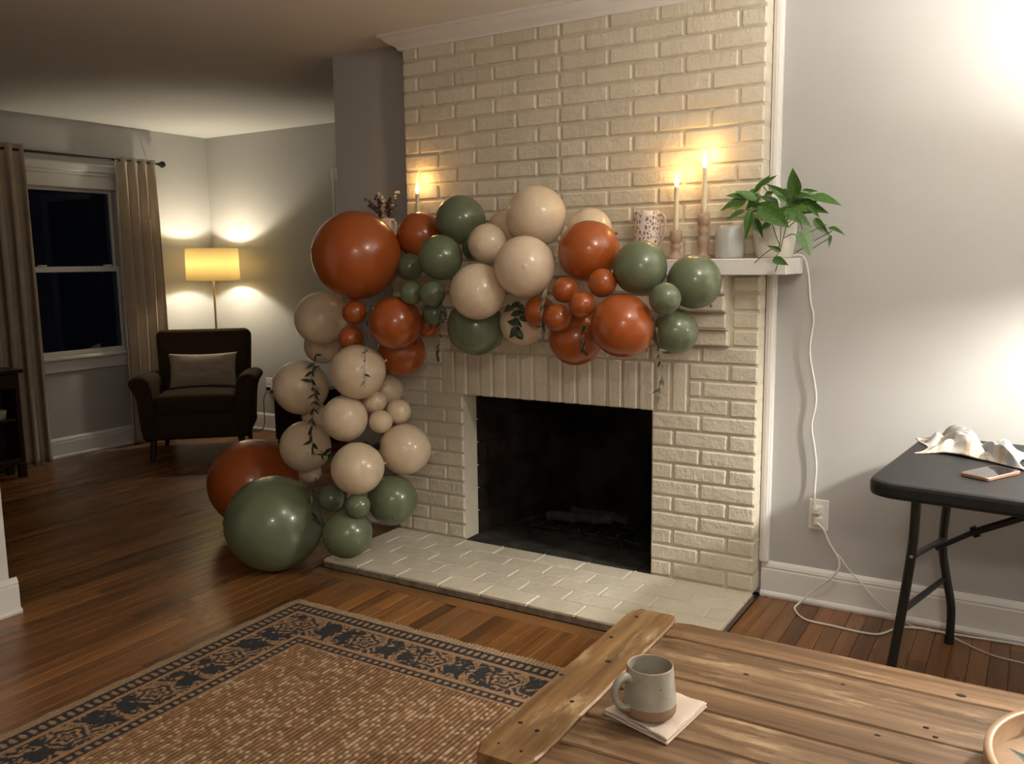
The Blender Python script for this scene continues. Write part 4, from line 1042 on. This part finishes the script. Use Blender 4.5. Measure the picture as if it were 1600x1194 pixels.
for X0 in (0, 1):
    sh = (lambda p: p) if X0 == 0 else (lambda p: (1.55-p[0], p[1], p[2]))
    near = spline([sh(loc_(.645, -.60, .695)), sh(loc_(.643, -.60, .566)), sh(loc_(.638, -.60, .486)), sh(loc_(.622, -.60, .321)), sh(loc_(.600, -.61, .124)), sh(loc_(.590, -.615, .0))], 5)
    far = spline([sh(loc_(.692, -.045, .695)), sh(loc_(.688, -.03, .55)), sh(loc_(.680, -.027, .365)), sh(loc_(.697, -.027, .249)), sh(loc_(.719, -.027, .133)), sh(loc_(.719, -.027, .0))], 5)
    for pts in (near, far):
        bar('leg', pts, .0145, .01)
        rf = G().tube([pts[-1]+Vector((0, 0, .0)), pts[-1]+Vector((0, 0, .03))], .0165, 10).mesh('foot_cap', False)[0]
        fo = link('foot_cap', rf, M_BLACKPL); fo.parent = ft_.children[-1]
    bar('crossbar', [sh(loc_(.645, -.60, .49)), sh(loc_(.684, -.03, .385))], .010, .01)
    bar('crossbar', [sh(loc_(.625, -.60, .315)), sh(loc_(.69, -.03, .235))], .010, .01)
    bar('brace', [sh(loc_(.680, -.30, .43)), sh(loc_(.785, -.30, .50))], .009, .01)
    br = bar('brace', [sh(loc_(.785, -.30, .50)), sh(loc_(1.03, -.31, .63)), sh(loc_(1.10, -.31, .69))], .012, .01)
    me, _ = G().tube([sh(loc_(.783, -.30, .499)), sh(loc_(.800, -.30, .508))], .019, 12).mesh('lock_ring', False); lr = link('lock_ring', me, M_BLACKPL); lr.parent = br
    for pz in ((.640, -.6145, .49), (.682, -.0425, .385)):
        me, _ = G().lathe([(0, 0), (.006, 0), (.005, .003), (0, .004)], seg=10).mesh('rivet', False); rv = link('rivet', me, simple('steel_rivet', (.4, .4, .4), .4, metal=.9)); rv.parent = ft_; rv.location = sh(loc_(*pz)); rv.rotation_euler = (PI/2, 0, 0)

# towel ------------------------------------------------------------
def towel_mat():
    mt, t, p = nt('patterned_towel')
    v = coords(t); n = nz(t, coords(t, (22, 9, 9)), 1, 2); n2 = nz(t, coords(t, (9, 16, 9)), 1, 2)
    col = ramp(t, n, [(.36, (.50, .48, .45)), (.47, (.48, .45, .40)), (.53, (.40, .30, .19)), (.60, (.47, .44, .39))])
    gm = math_(t, 'MULTIPLY', math_(t, 'SUBTRACT', n2, .50, True), 9, True)
    col = mixc(t, gm, col, (.27, .27, .28))
    t.links.new(col, p.inputs['Base Color']); p.inputs['Roughness'].default_value = .95
    w_ = t.nodes.new('ShaderNodeTexWave'); w_.inputs['Scale'].default_value = 90; t.links.new(v, w_.inputs['Vector'])
    bump(t, p, math_(t, 'ADD', w_.outputs['Fac'], nz(t, v, 180, 3)), .35, .002); return mt
nu, nv = 90, 60; v = []
for j in range(nv+1):
    for i in range(nu+1):
        u = i/nu; w_ = j/nv
        xx = .60+.33*u; yy = -.30+.24*w_+.06*math.sin(u*5)-.05*u
        xx += .03*math.sin(w_*4+u*3); edge = min(u, 1-u, w_, 1-w_)
        bell = lambda q, s_: math.cos(max(-1, min(1, q/s_))*PI/2)**.75 if abs(q) < s_ else 0
        uu = u-.10*(w_-.5)+.03*noise.noise(Vector((u*3, w_*3, 4)))
        h = .060*bell(uu-.42, .23)*(.45+.55*math.sin(w_*PI)**.7)+.050*bell(uu-.80, .19)*(.3+.7*math.sin(w_*PI)**.7)
        h += .024*bell(u-.13, .11)*math.sin(w_*PI*2.2)**2
        h += .016*noise.noise(Vector((u*6, w_*4, 2)))+.010*math.sin(u*17+w_*8+3*noise.noise(Vector((u*3, w_*3, 9))))*(.4+.6*w_)+.004*math.sin(w_*21+u*6)
        h *= min(1, .22+edge*6); h = max(h, 0)+.003
        yy -= .035*math.exp(-((u-.40)/.16)**2)*(1-w_)
        v.append((xx, yy, .7405+h))
f = [(j*(nu+1)+i, j*(nu+1)+i+1, (j+1)*(nu+1)+i+1, (j+1)*(nu+1)+i) for j in range(nv) for i in range(nu)]
o = G().add(v, f, True).build('dish_towel', towel_mat()); md = o.modifiers.new('thick', 'SOLIDIFY'); md.thickness = .004; md.offset = 1
setp(o, 'crumpled cream, grey and beige towel on the black folding table', 'towel')
# phone ------------------------------------------------------------
ph = thing('smartphone', (.831, -.502, .7405), 'smartphone in a copper-edged case lying on the folding table', 'phone', rz=math.radians(-28.5))
v, f = slab(rrect(-.0435, .0435, -.085, .085, .012, 5), [(.0015, 0), (0, .002), (0, .0085), (.0012, .0102)])
me, _ = G().add(v, f).mesh('case', False); link('case', me, simple('copper_case', (.40, .20, .14), .35, .05, 20, metal=.4), ph)
v, f = slab(rrect(-.040, .040, -.0815, .0815, .009, 5), [(0, .0100), (.0006, .0106)])
me, _ = G().add(v, f).mesh('screen', False); link('screen', me, simple('phone_glass', (.015, .015, .017), .05, .02, 5, spec=.8), ph)

# ================================================================== COFFEE TABLE
CT = thing('coffee_table', (.70, -1.66, 0), 'rustic reclaimed wood coffee table with nailed breadboard ends', 'table')
TZ = .44
def toned(name, g, mat, parent, tone, origin):
    me, c = g.mesh(name); at = me.attributes.new('tone', 'FLOAT', 'POINT'); at.data.foreach_set('value', [tone]*len(me.vertices))
    o = link(name, me, mat, parent, c-Vector(origin)); return o
def wobbly(x0, x1, y0, y1, z0, z1, axis, seed, amp=.0022, n=26):
    """board with gently worn long edges"""
    rnd = random.Random(seed); sec = lambda lo_, hi_, c: None
    g = G(); v = []; c = .004
    for i in range(n+1):
        t = i/n; e1 = amp*noise.noise(Vector((t*9, seed, 1))); e2 = amp*noise.noise(Vector((t*9, seed, 5))); zt = z1+.0012*noise.noise(Vector((t*6, seed, 8)))
        endc = .003 if i in (0, n) else 0
        if axis == 0:
            X_ = x0+(x1-x0)*t; a, b = y0+e1+endc, y1+e2-endc
            sec_ = [(X_, a, z0), (X_, a, zt-c-endc), (X_, a+c, zt-endc), (X_, b-c, zt-endc), (X_, b, zt-c-endc), (X_, b, z0)]
        else:
            Y_ = y0+(y1-y0)*t; a, b = x0+e1+endc, x1+e2-endc
            if i in (0, n): a += .012; b -= .012
            elif i in (1, n-1): a += .003; b -= .003
            sec_ = [(a, Y_, z0), (a, Y_, zt-c-endc), (a+c, Y_, zt-endc), (b-c, Y_, zt-endc), (b, Y_, zt-c-endc), (b, Y_, z0)]
        v += sec_
    f = [(i*6+k, i*6+(k+1)%6, (i+1)*6+(k+1)%6, (i+1)*6+k) for i in range(n) for k in range(6)]
    f += [tuple(range(6)), tuple(n*6+k for k in range(6))]
    return g.add(v, f)
CO = CT.location
ye = [-1.290, -1.393, -1.592, -1.702, -1.835, -1.957, -2.060]
for i, (a, b) in enumerate(zip(ye, ye[1:])):
    toned('plank', wobbly(.158, 1.242, b+.0016, a-.0016, TZ-.035, TZ-.001, 0, 31+i), M_CTX, CT, (.62, .42, .52, .40, .46, .4)[i], CO)
for k, (x0, x1) in enumerate(((.022, .155), (1.245, 1.378))):
    bb = toned('breadboard_end', wobbly(x0, x1, -2.072, -1.262, TZ-.037, TZ+.001, 1, 77+k, .003), M_CTY, CT, .55, CO)
    if k == 0:
        for (nx, ny, nr) in ((.055, -1.325, .006), (.050, -1.475, .006), (.100, -1.600, .008), (.035, -1.715, .006), (.112, -1.812, .0055), (.060, -1.942, .0055), (.105, -1.952, .0055), (.115, -2.032, .004), (.062, -2.030, .003)):
            me, _ = G().lathe([(0, 0), (nr, 0), (nr*.9, .0004), (0, .0005)], seg=10).mesh('nail_hole', False); q = link('nail_hole', me, simple('nail_hole', (.012, .008, .006), .9)); q.parent = CT; q.location = Vector((nx, ny, TZ+.0012))-CO
for (nx, ny, nr) in ((.40, -1.50, .0045), (.83, -1.365, .007), (.78, -1.545, .004), (.80, -1.575, .0035), (.70, -1.625, .004), (.44, -1.985, .006), (.46, -2.02, .004), (.60, -1.44, .003)):
    me, _ = G().lathe([(0, 0), (nr, 0), (nr*.9, .0004), (0, .0005)], seg=10).mesh('nail_hole', False); q = link('nail_hole', me, simple('nail_hole', (.012, .008, .006), .9)); q.parent = CT; q.location = Vector((nx, ny, TZ-.0006))-CO; q.scale = (1.6, 1, 1)
M_CTD = simple('dark_table_base', (.045, .024, .012), .6, .3, 20, .3, 60)
for nm, g in (('apron', G().cbox(.07, 1.33, -1.335, -1.312, TZ-.125, TZ-.037, .003)), ('apron', G().cbox(.07, 1.33, -2.04, -2.017, TZ-.125, TZ-.037, .003)), ('apron', G().cbox(.052, .075, -2.02, -1.332, TZ-.125, TZ-.037, .003)), ('apron', G().cbox(1.325, 1.348, -2.02, -1.332, TZ-.125, TZ-.037, .003))):
    rel(g.build(nm, M_CTD), CT)
for sx in (.050, 1.28):
    for sy in (-1.385, -2.05): rel(G().cbox(sx, sx+.07, sy, sy+.07, .012 if sx < .7 else .012, TZ-.037, .004).build('leg', M_CTD), CT)

# napkin -----------------------------------------------------------
NA = [Vector((.191, -1.824, 0)), Vector((.261, -1.683, 0)), Vector((.372, -1.690, 0)), Vector((.352, -1.872, 0))]
nk = thing('folded_napkin', (.29, -1.77, TZ+.0005), 'folded blush linen napkin under the mug', 'napkin')
def nlayer(z, inset, seed, lift):
    n = 26; v = []; f = []
    for j in range(n+1):
        for i in range(n+1):
            u = i/n; w_ = j/n
            a = NA[0].lerp(NA[3], u); b = NA[1].lerp(NA[2], u); p = a.lerp(b, w_)
            c_ = (NA[0]+NA[1]+NA[2]+NA[3])/4; p = c_+(p-c_)*(1-inset)
            e = min(u, 1-u, w_, 1-w_)
            hh = z+lift*(.0045*noise.noise(Vector((u*3+seed, w_*3, 1)))+.004*math.sin(u*9+seed)*(1-min(1, w_*2.2)))
            if e < .06: hh -= .0010*(1-e/.06)
            v.append((p.x-nk.location.x, p.y-nk.location.y, max(.0006, hh)))
    N = n+1; f = [(j*N+i, j*N+i+1, (j+1)*N+i+1, (j+1)*N+i) for j in range(n) for i in range(n)]
    me, _ = G().add(v, f, True).mesh('fold', False); o = link('fold', me, M_NAPKIN, nk); md = o.modifiers.new('t', 'SOLIDIFY'); md.thickness = .0016; md.offset = 1
for k in range(4): nlayer(.0012+k*.0040, .012*(k % 2)+.004*k, 3.1*k, .35+.25*k)
# mug --------------------------------------------------------------
def mug_mat():
    mt, t, p = nt('speckled_mug_glaze')
    g_ = t.nodes.new('ShaderNodeTexCoord'); sp_ = t.nodes.new('ShaderNodeSeparateXYZ'); t.links.new(g_.outputs['Object'], sp_.inputs[0])
    edge = math_(t, 'ADD', sp_.outputs['Z'], math_(t, 'MULTIPLY', nz(t, g_.outputs['Object'], 40, 2), .003))
    fac = math_(t, 'GREATER_THAN', edge, .0265)
    n = nz(t, g_.outputs['Object'], 26, 4); spk = math_(t, 'GREATER_THAN', nz(t, g_.outputs['Object'], 150, 1), .74)
    gl = ramp(t, n, [(.3, (.27, .25, .205)), (.7, (.37, .345, .29))]); gl = mixc(t, math_(t, 'MULTIPLY', spk, .7), gl, (.12, .08, .06))
    lip = math_(t, 'GREATER_THAN', math_(t, 'ADD', sp_.outputs['Z'], math_(t, 'MULTIPLY', nz(t, g_.outputs['Object'], 30, 2), .004)), .0995)
    gl = mixc(t, math_(t, 'MULTIPLY', lip, .6), gl, (.33, .22, .14))
    t.links.new(mixc(t, fac, (.24, .15, .085), gl), p.inputs['Base Color'])
    t.links.new(ramp(t, fac, [(0, (.7, .7, .7)), (1, (.28, .28, .28))]), p.inputs['Roughness'])
    bump(t, p, nz(t, coords(t, (4, 4, 120)), 1, 2), .12, .002); return mt
mg = thing('stoneware_mug', (.284, -1.795, TZ+.0185), 'speckled grey stoneware mug with a bare clay foot', 'mug', rz=math.radians(236))
MM = mug_mat()
me, _ = G().lathe([(0, 0), (.046, 0), (.051, .002), (.0545, .008), (.0550, .016), (.0540, .030), (.0515, .060), (.0488, .090), (.0478, .099), (.0472, .1015), (.0458, .1025), (.0444, .1010), (.0448, .095), (.0475, .06), (.0490, .03), (.046, .010), (0, .006)], seg=48).mesh('body', False); link('body', me, MM, mg)
hp = spline([(.048, 0, .082), (.060, 0, .088), (.074, 0, .082), (.083, 0, .066), (.083, 0, .048), (.074, 0, .032), (.062, 0, .022), (.051, 0, .020)], 6)
g = G(); g.tube(hp, [.0095-.0025*math.sin(PI*k/(len(hp)-1)) for k in range(len(hp))], 10)
for i in range(len(g.v)): x_, y_, z_ = g.v[i]; g.v[i] = (x_, y_*1.25, z_)
me, _ = g.mesh('handle', False); link('handle', me, MM, mg)
# tray -------------------------------------------------------------
ty = thing('wooden_tray', (1.135, -1.645, TZ+.0008), 'round pale wooden tray at the right edge of the coffee table', 'tray')
me, _ = G().lathe([(0, 0), (.245, 0), (.250, .004), (.250, .052), (.2485, .055), (.2365, .055), (.235, .052), (.235, .012), (0, .011)], seg=72).mesh('body', False); link('body', me, M_TRAY, ty)
for k, (tip, base, W, lab) in enumerate((((.925, -1.613, .467), (1.05, -1.70, .456), .055, 'dark green leaf in the wooden tray, its tip toward the left rim'), ((.948, -1.652, .470), (1.04, -1.76, .458), .05, 'dark green leaf in the wooden tray, nearest the corner of the picture'))):
    b = Vector(base); e = Vector(tip); o = link('greenery_leaf', leaf_mesh((e-b).length, W, .3, -.04, 1, .5), simple('dark_waxy_leaf', (.018, .034, .022), .35)); o.location = b
    orient(o, e-b, (0, 0, 1)); setp(o, lab, 'leaf', 'leaves in the tray')

# ================================================================== RUG
def rug():
    x0, x1, y0, y1 = -1.645, .80, -3.02, -.892
    st = .0045; nx = int((x1-x0)/.0033); ny = int((y1-y0)/st)
    X, Y = np.meshgrid(np.linspace(x0, x1, nx+1), np.linspace(y0, y1, ny+1))
    dL, dR, dB, dF = X-x0, x1-X, y1-Y, Y-y0
    d = np.minimum(np.minimum(dL, dR), np.minimum(dB, dF))
    alongY = np.minimum(dL, dR) < np.minimum(dB, dF)
    s = np.where(alongY, Y, X)
    rs = np.random.RandomState(3)
    jit = rs.rand(*X.shape)
    # guard stripes with a little chain
    def chain(dd, w):
        c = np.abs(dd-w/2)/(w/2); ph_ = (s/.030) % 1
        return (c < .55) & (np.abs(ph_-.5)*2 < .62-.5*c)
    # main border: rosettes and scrolling leaves
    P = .30; q = d-.190; loc = ((s+.07) % P)-P/2
    R_ = np.sqrt((loc*1.0)**2+(q*1.15)**2); th = np.arctan2(q, loc)
    ros = (np.sin(R_*230+1.6*np.sin(5*th))+.5*np.sin(7*th+R_*60)) > .10
    wx = loc+.018*np.sin(q*70)+.012*np.sin(s*41+q*30); wq = q+.014*np.sin(s*62)+.010*np.sin(loc*95+q*50)
    scr = (np.sin(wx*105+2.2*np.sin(wq*85))*np.cos(wq*92+1.7*np.sin(wx*70))+.35*np.sin(wx*190)*np.sin(wq*210)) > .22
    dark_blob = ((np.abs(np.abs(loc)-.098)/.022)**2+((q+.02*np.sign(np.sin(s*9)))/.033)**2) < 1
    main = np.where(R_ < .062, ros, scr) & ~dark_blob
    tan = np.ones_like(d, bool)
    z1 = (d > .042) & (d <= .100); tan = np.where(z1, chain(d-.042, .058), tan)
    z2 = (d > .118) & (d <= .263); tan = np.where(z2, main, tan)
    z3 = (d > .280) & (d <= .318); tan = np.where(z3, chain(d-.280, .038), tan)
    body = d > .329
    # colours
    C = np.zeros(X.shape+(4,)); C[..., 3] = 1
    tanc = np.array([.32, .185, .095]); navy = np.array([.026, .027, .030])
    base = np.where(tan[..., None], tanc*(.72+.5*jit[..., None]), navy*(.7+.8*jit[..., None]))
    outer = d < .042; base = np.where(outer[..., None], np.array([.30, .20, .115])*(.75+.5*jit[..., None]), base)
    # jute braid rows along y
    RW = .0165; row = np.floor(X/RW); u = (X/RW) % 1
    hsh = (np.sin(row*12.9898)*43758.5453) % 1
    SL = .0135; pp_ = (Y/SL+hsh+.55*u*np.where(row % 2 == 0, 1, -1)) % 1
    stid = np.floor(Y/SL+hsh+.55*u*np.where(row % 2 == 0, 1, -1))
    h2 = (np.sin(row*78.233+stid*37.719)*43758.5453) % 1
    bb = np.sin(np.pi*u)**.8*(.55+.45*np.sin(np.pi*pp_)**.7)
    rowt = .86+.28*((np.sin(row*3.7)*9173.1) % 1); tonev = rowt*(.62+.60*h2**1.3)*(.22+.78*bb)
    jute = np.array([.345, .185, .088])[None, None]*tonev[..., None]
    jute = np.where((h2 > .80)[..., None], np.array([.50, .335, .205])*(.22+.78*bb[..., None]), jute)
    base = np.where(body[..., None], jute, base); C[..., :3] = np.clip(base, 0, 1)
    fine = .5+.5*np.sin(X*2*np.pi/.010)*np.sin(Y*2*np.pi/.010)
    Z = .006+.0018*fine+.0012*jit
    Z = np.where(tan & ~body, Z+.0012, Z); Z = np.where(body, .0045+.0055*bb+.0008*jit, Z)
    Z = np.where(outer, .0050+.0030*(.5+.5*np.sin(s*2*np.pi/.016)), Z)
    edge = (dL < .0019) | (dR < .0019) | (dB < st*.6) | (dF < st*.6); Z = np.where(edge, .0005, Z)
    wob = .003*np.sin(s*33)+.002*np.sin(s*81); Xw = np.where(dL < .03, X+wob, X); Yw = np.where(dB < .03, Y+wob, Y)
    cx, cy = (x0+x1)/2, (y0+y1)/2
    co = np.stack([Xw-cx, Yw-cy, Z], -1).reshape(-1, 3)
    idx = np.arange((nx+1)*(ny+1)).reshape(ny+1, nx+1)
    F = np.stack([idx[:-1, :-1], idx[:-1, 1:], idx[1:, 1:], idx[1:, :-1]], -1).reshape(-1, 4)
    me = bpy.data.meshes.new('area_rug'); me.vertices.add(len(co)); me.vertices.foreach_set('co', co.ravel())
    me.loops.add(F.size); me.loops.foreach_set('vertex_index', F.ravel().astype(np.int32))
    me.polygons.add(len(F)); me.polygons.foreach_set('loop_start', np.arange(0, F.size, 4, dtype=np.int32))
    me.update(calc_edges=True)
    me.polygons.foreach_set('use_smooth', np.ones(len(F), bool))
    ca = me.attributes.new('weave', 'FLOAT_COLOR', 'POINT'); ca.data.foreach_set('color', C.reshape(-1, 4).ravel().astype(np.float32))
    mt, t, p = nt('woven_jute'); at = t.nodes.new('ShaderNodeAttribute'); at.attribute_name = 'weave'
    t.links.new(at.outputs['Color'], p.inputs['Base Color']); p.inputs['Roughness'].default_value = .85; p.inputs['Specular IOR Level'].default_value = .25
    bump(t, p, nz(t, wcoords(t), 420, 3), .4, .002)
    o = link('area_rug', me, mt, None, (cx, cy, .0003))
    setp(o, 'jute rug with a dark blue patterned border on the wood floor', 'rug')
rug()
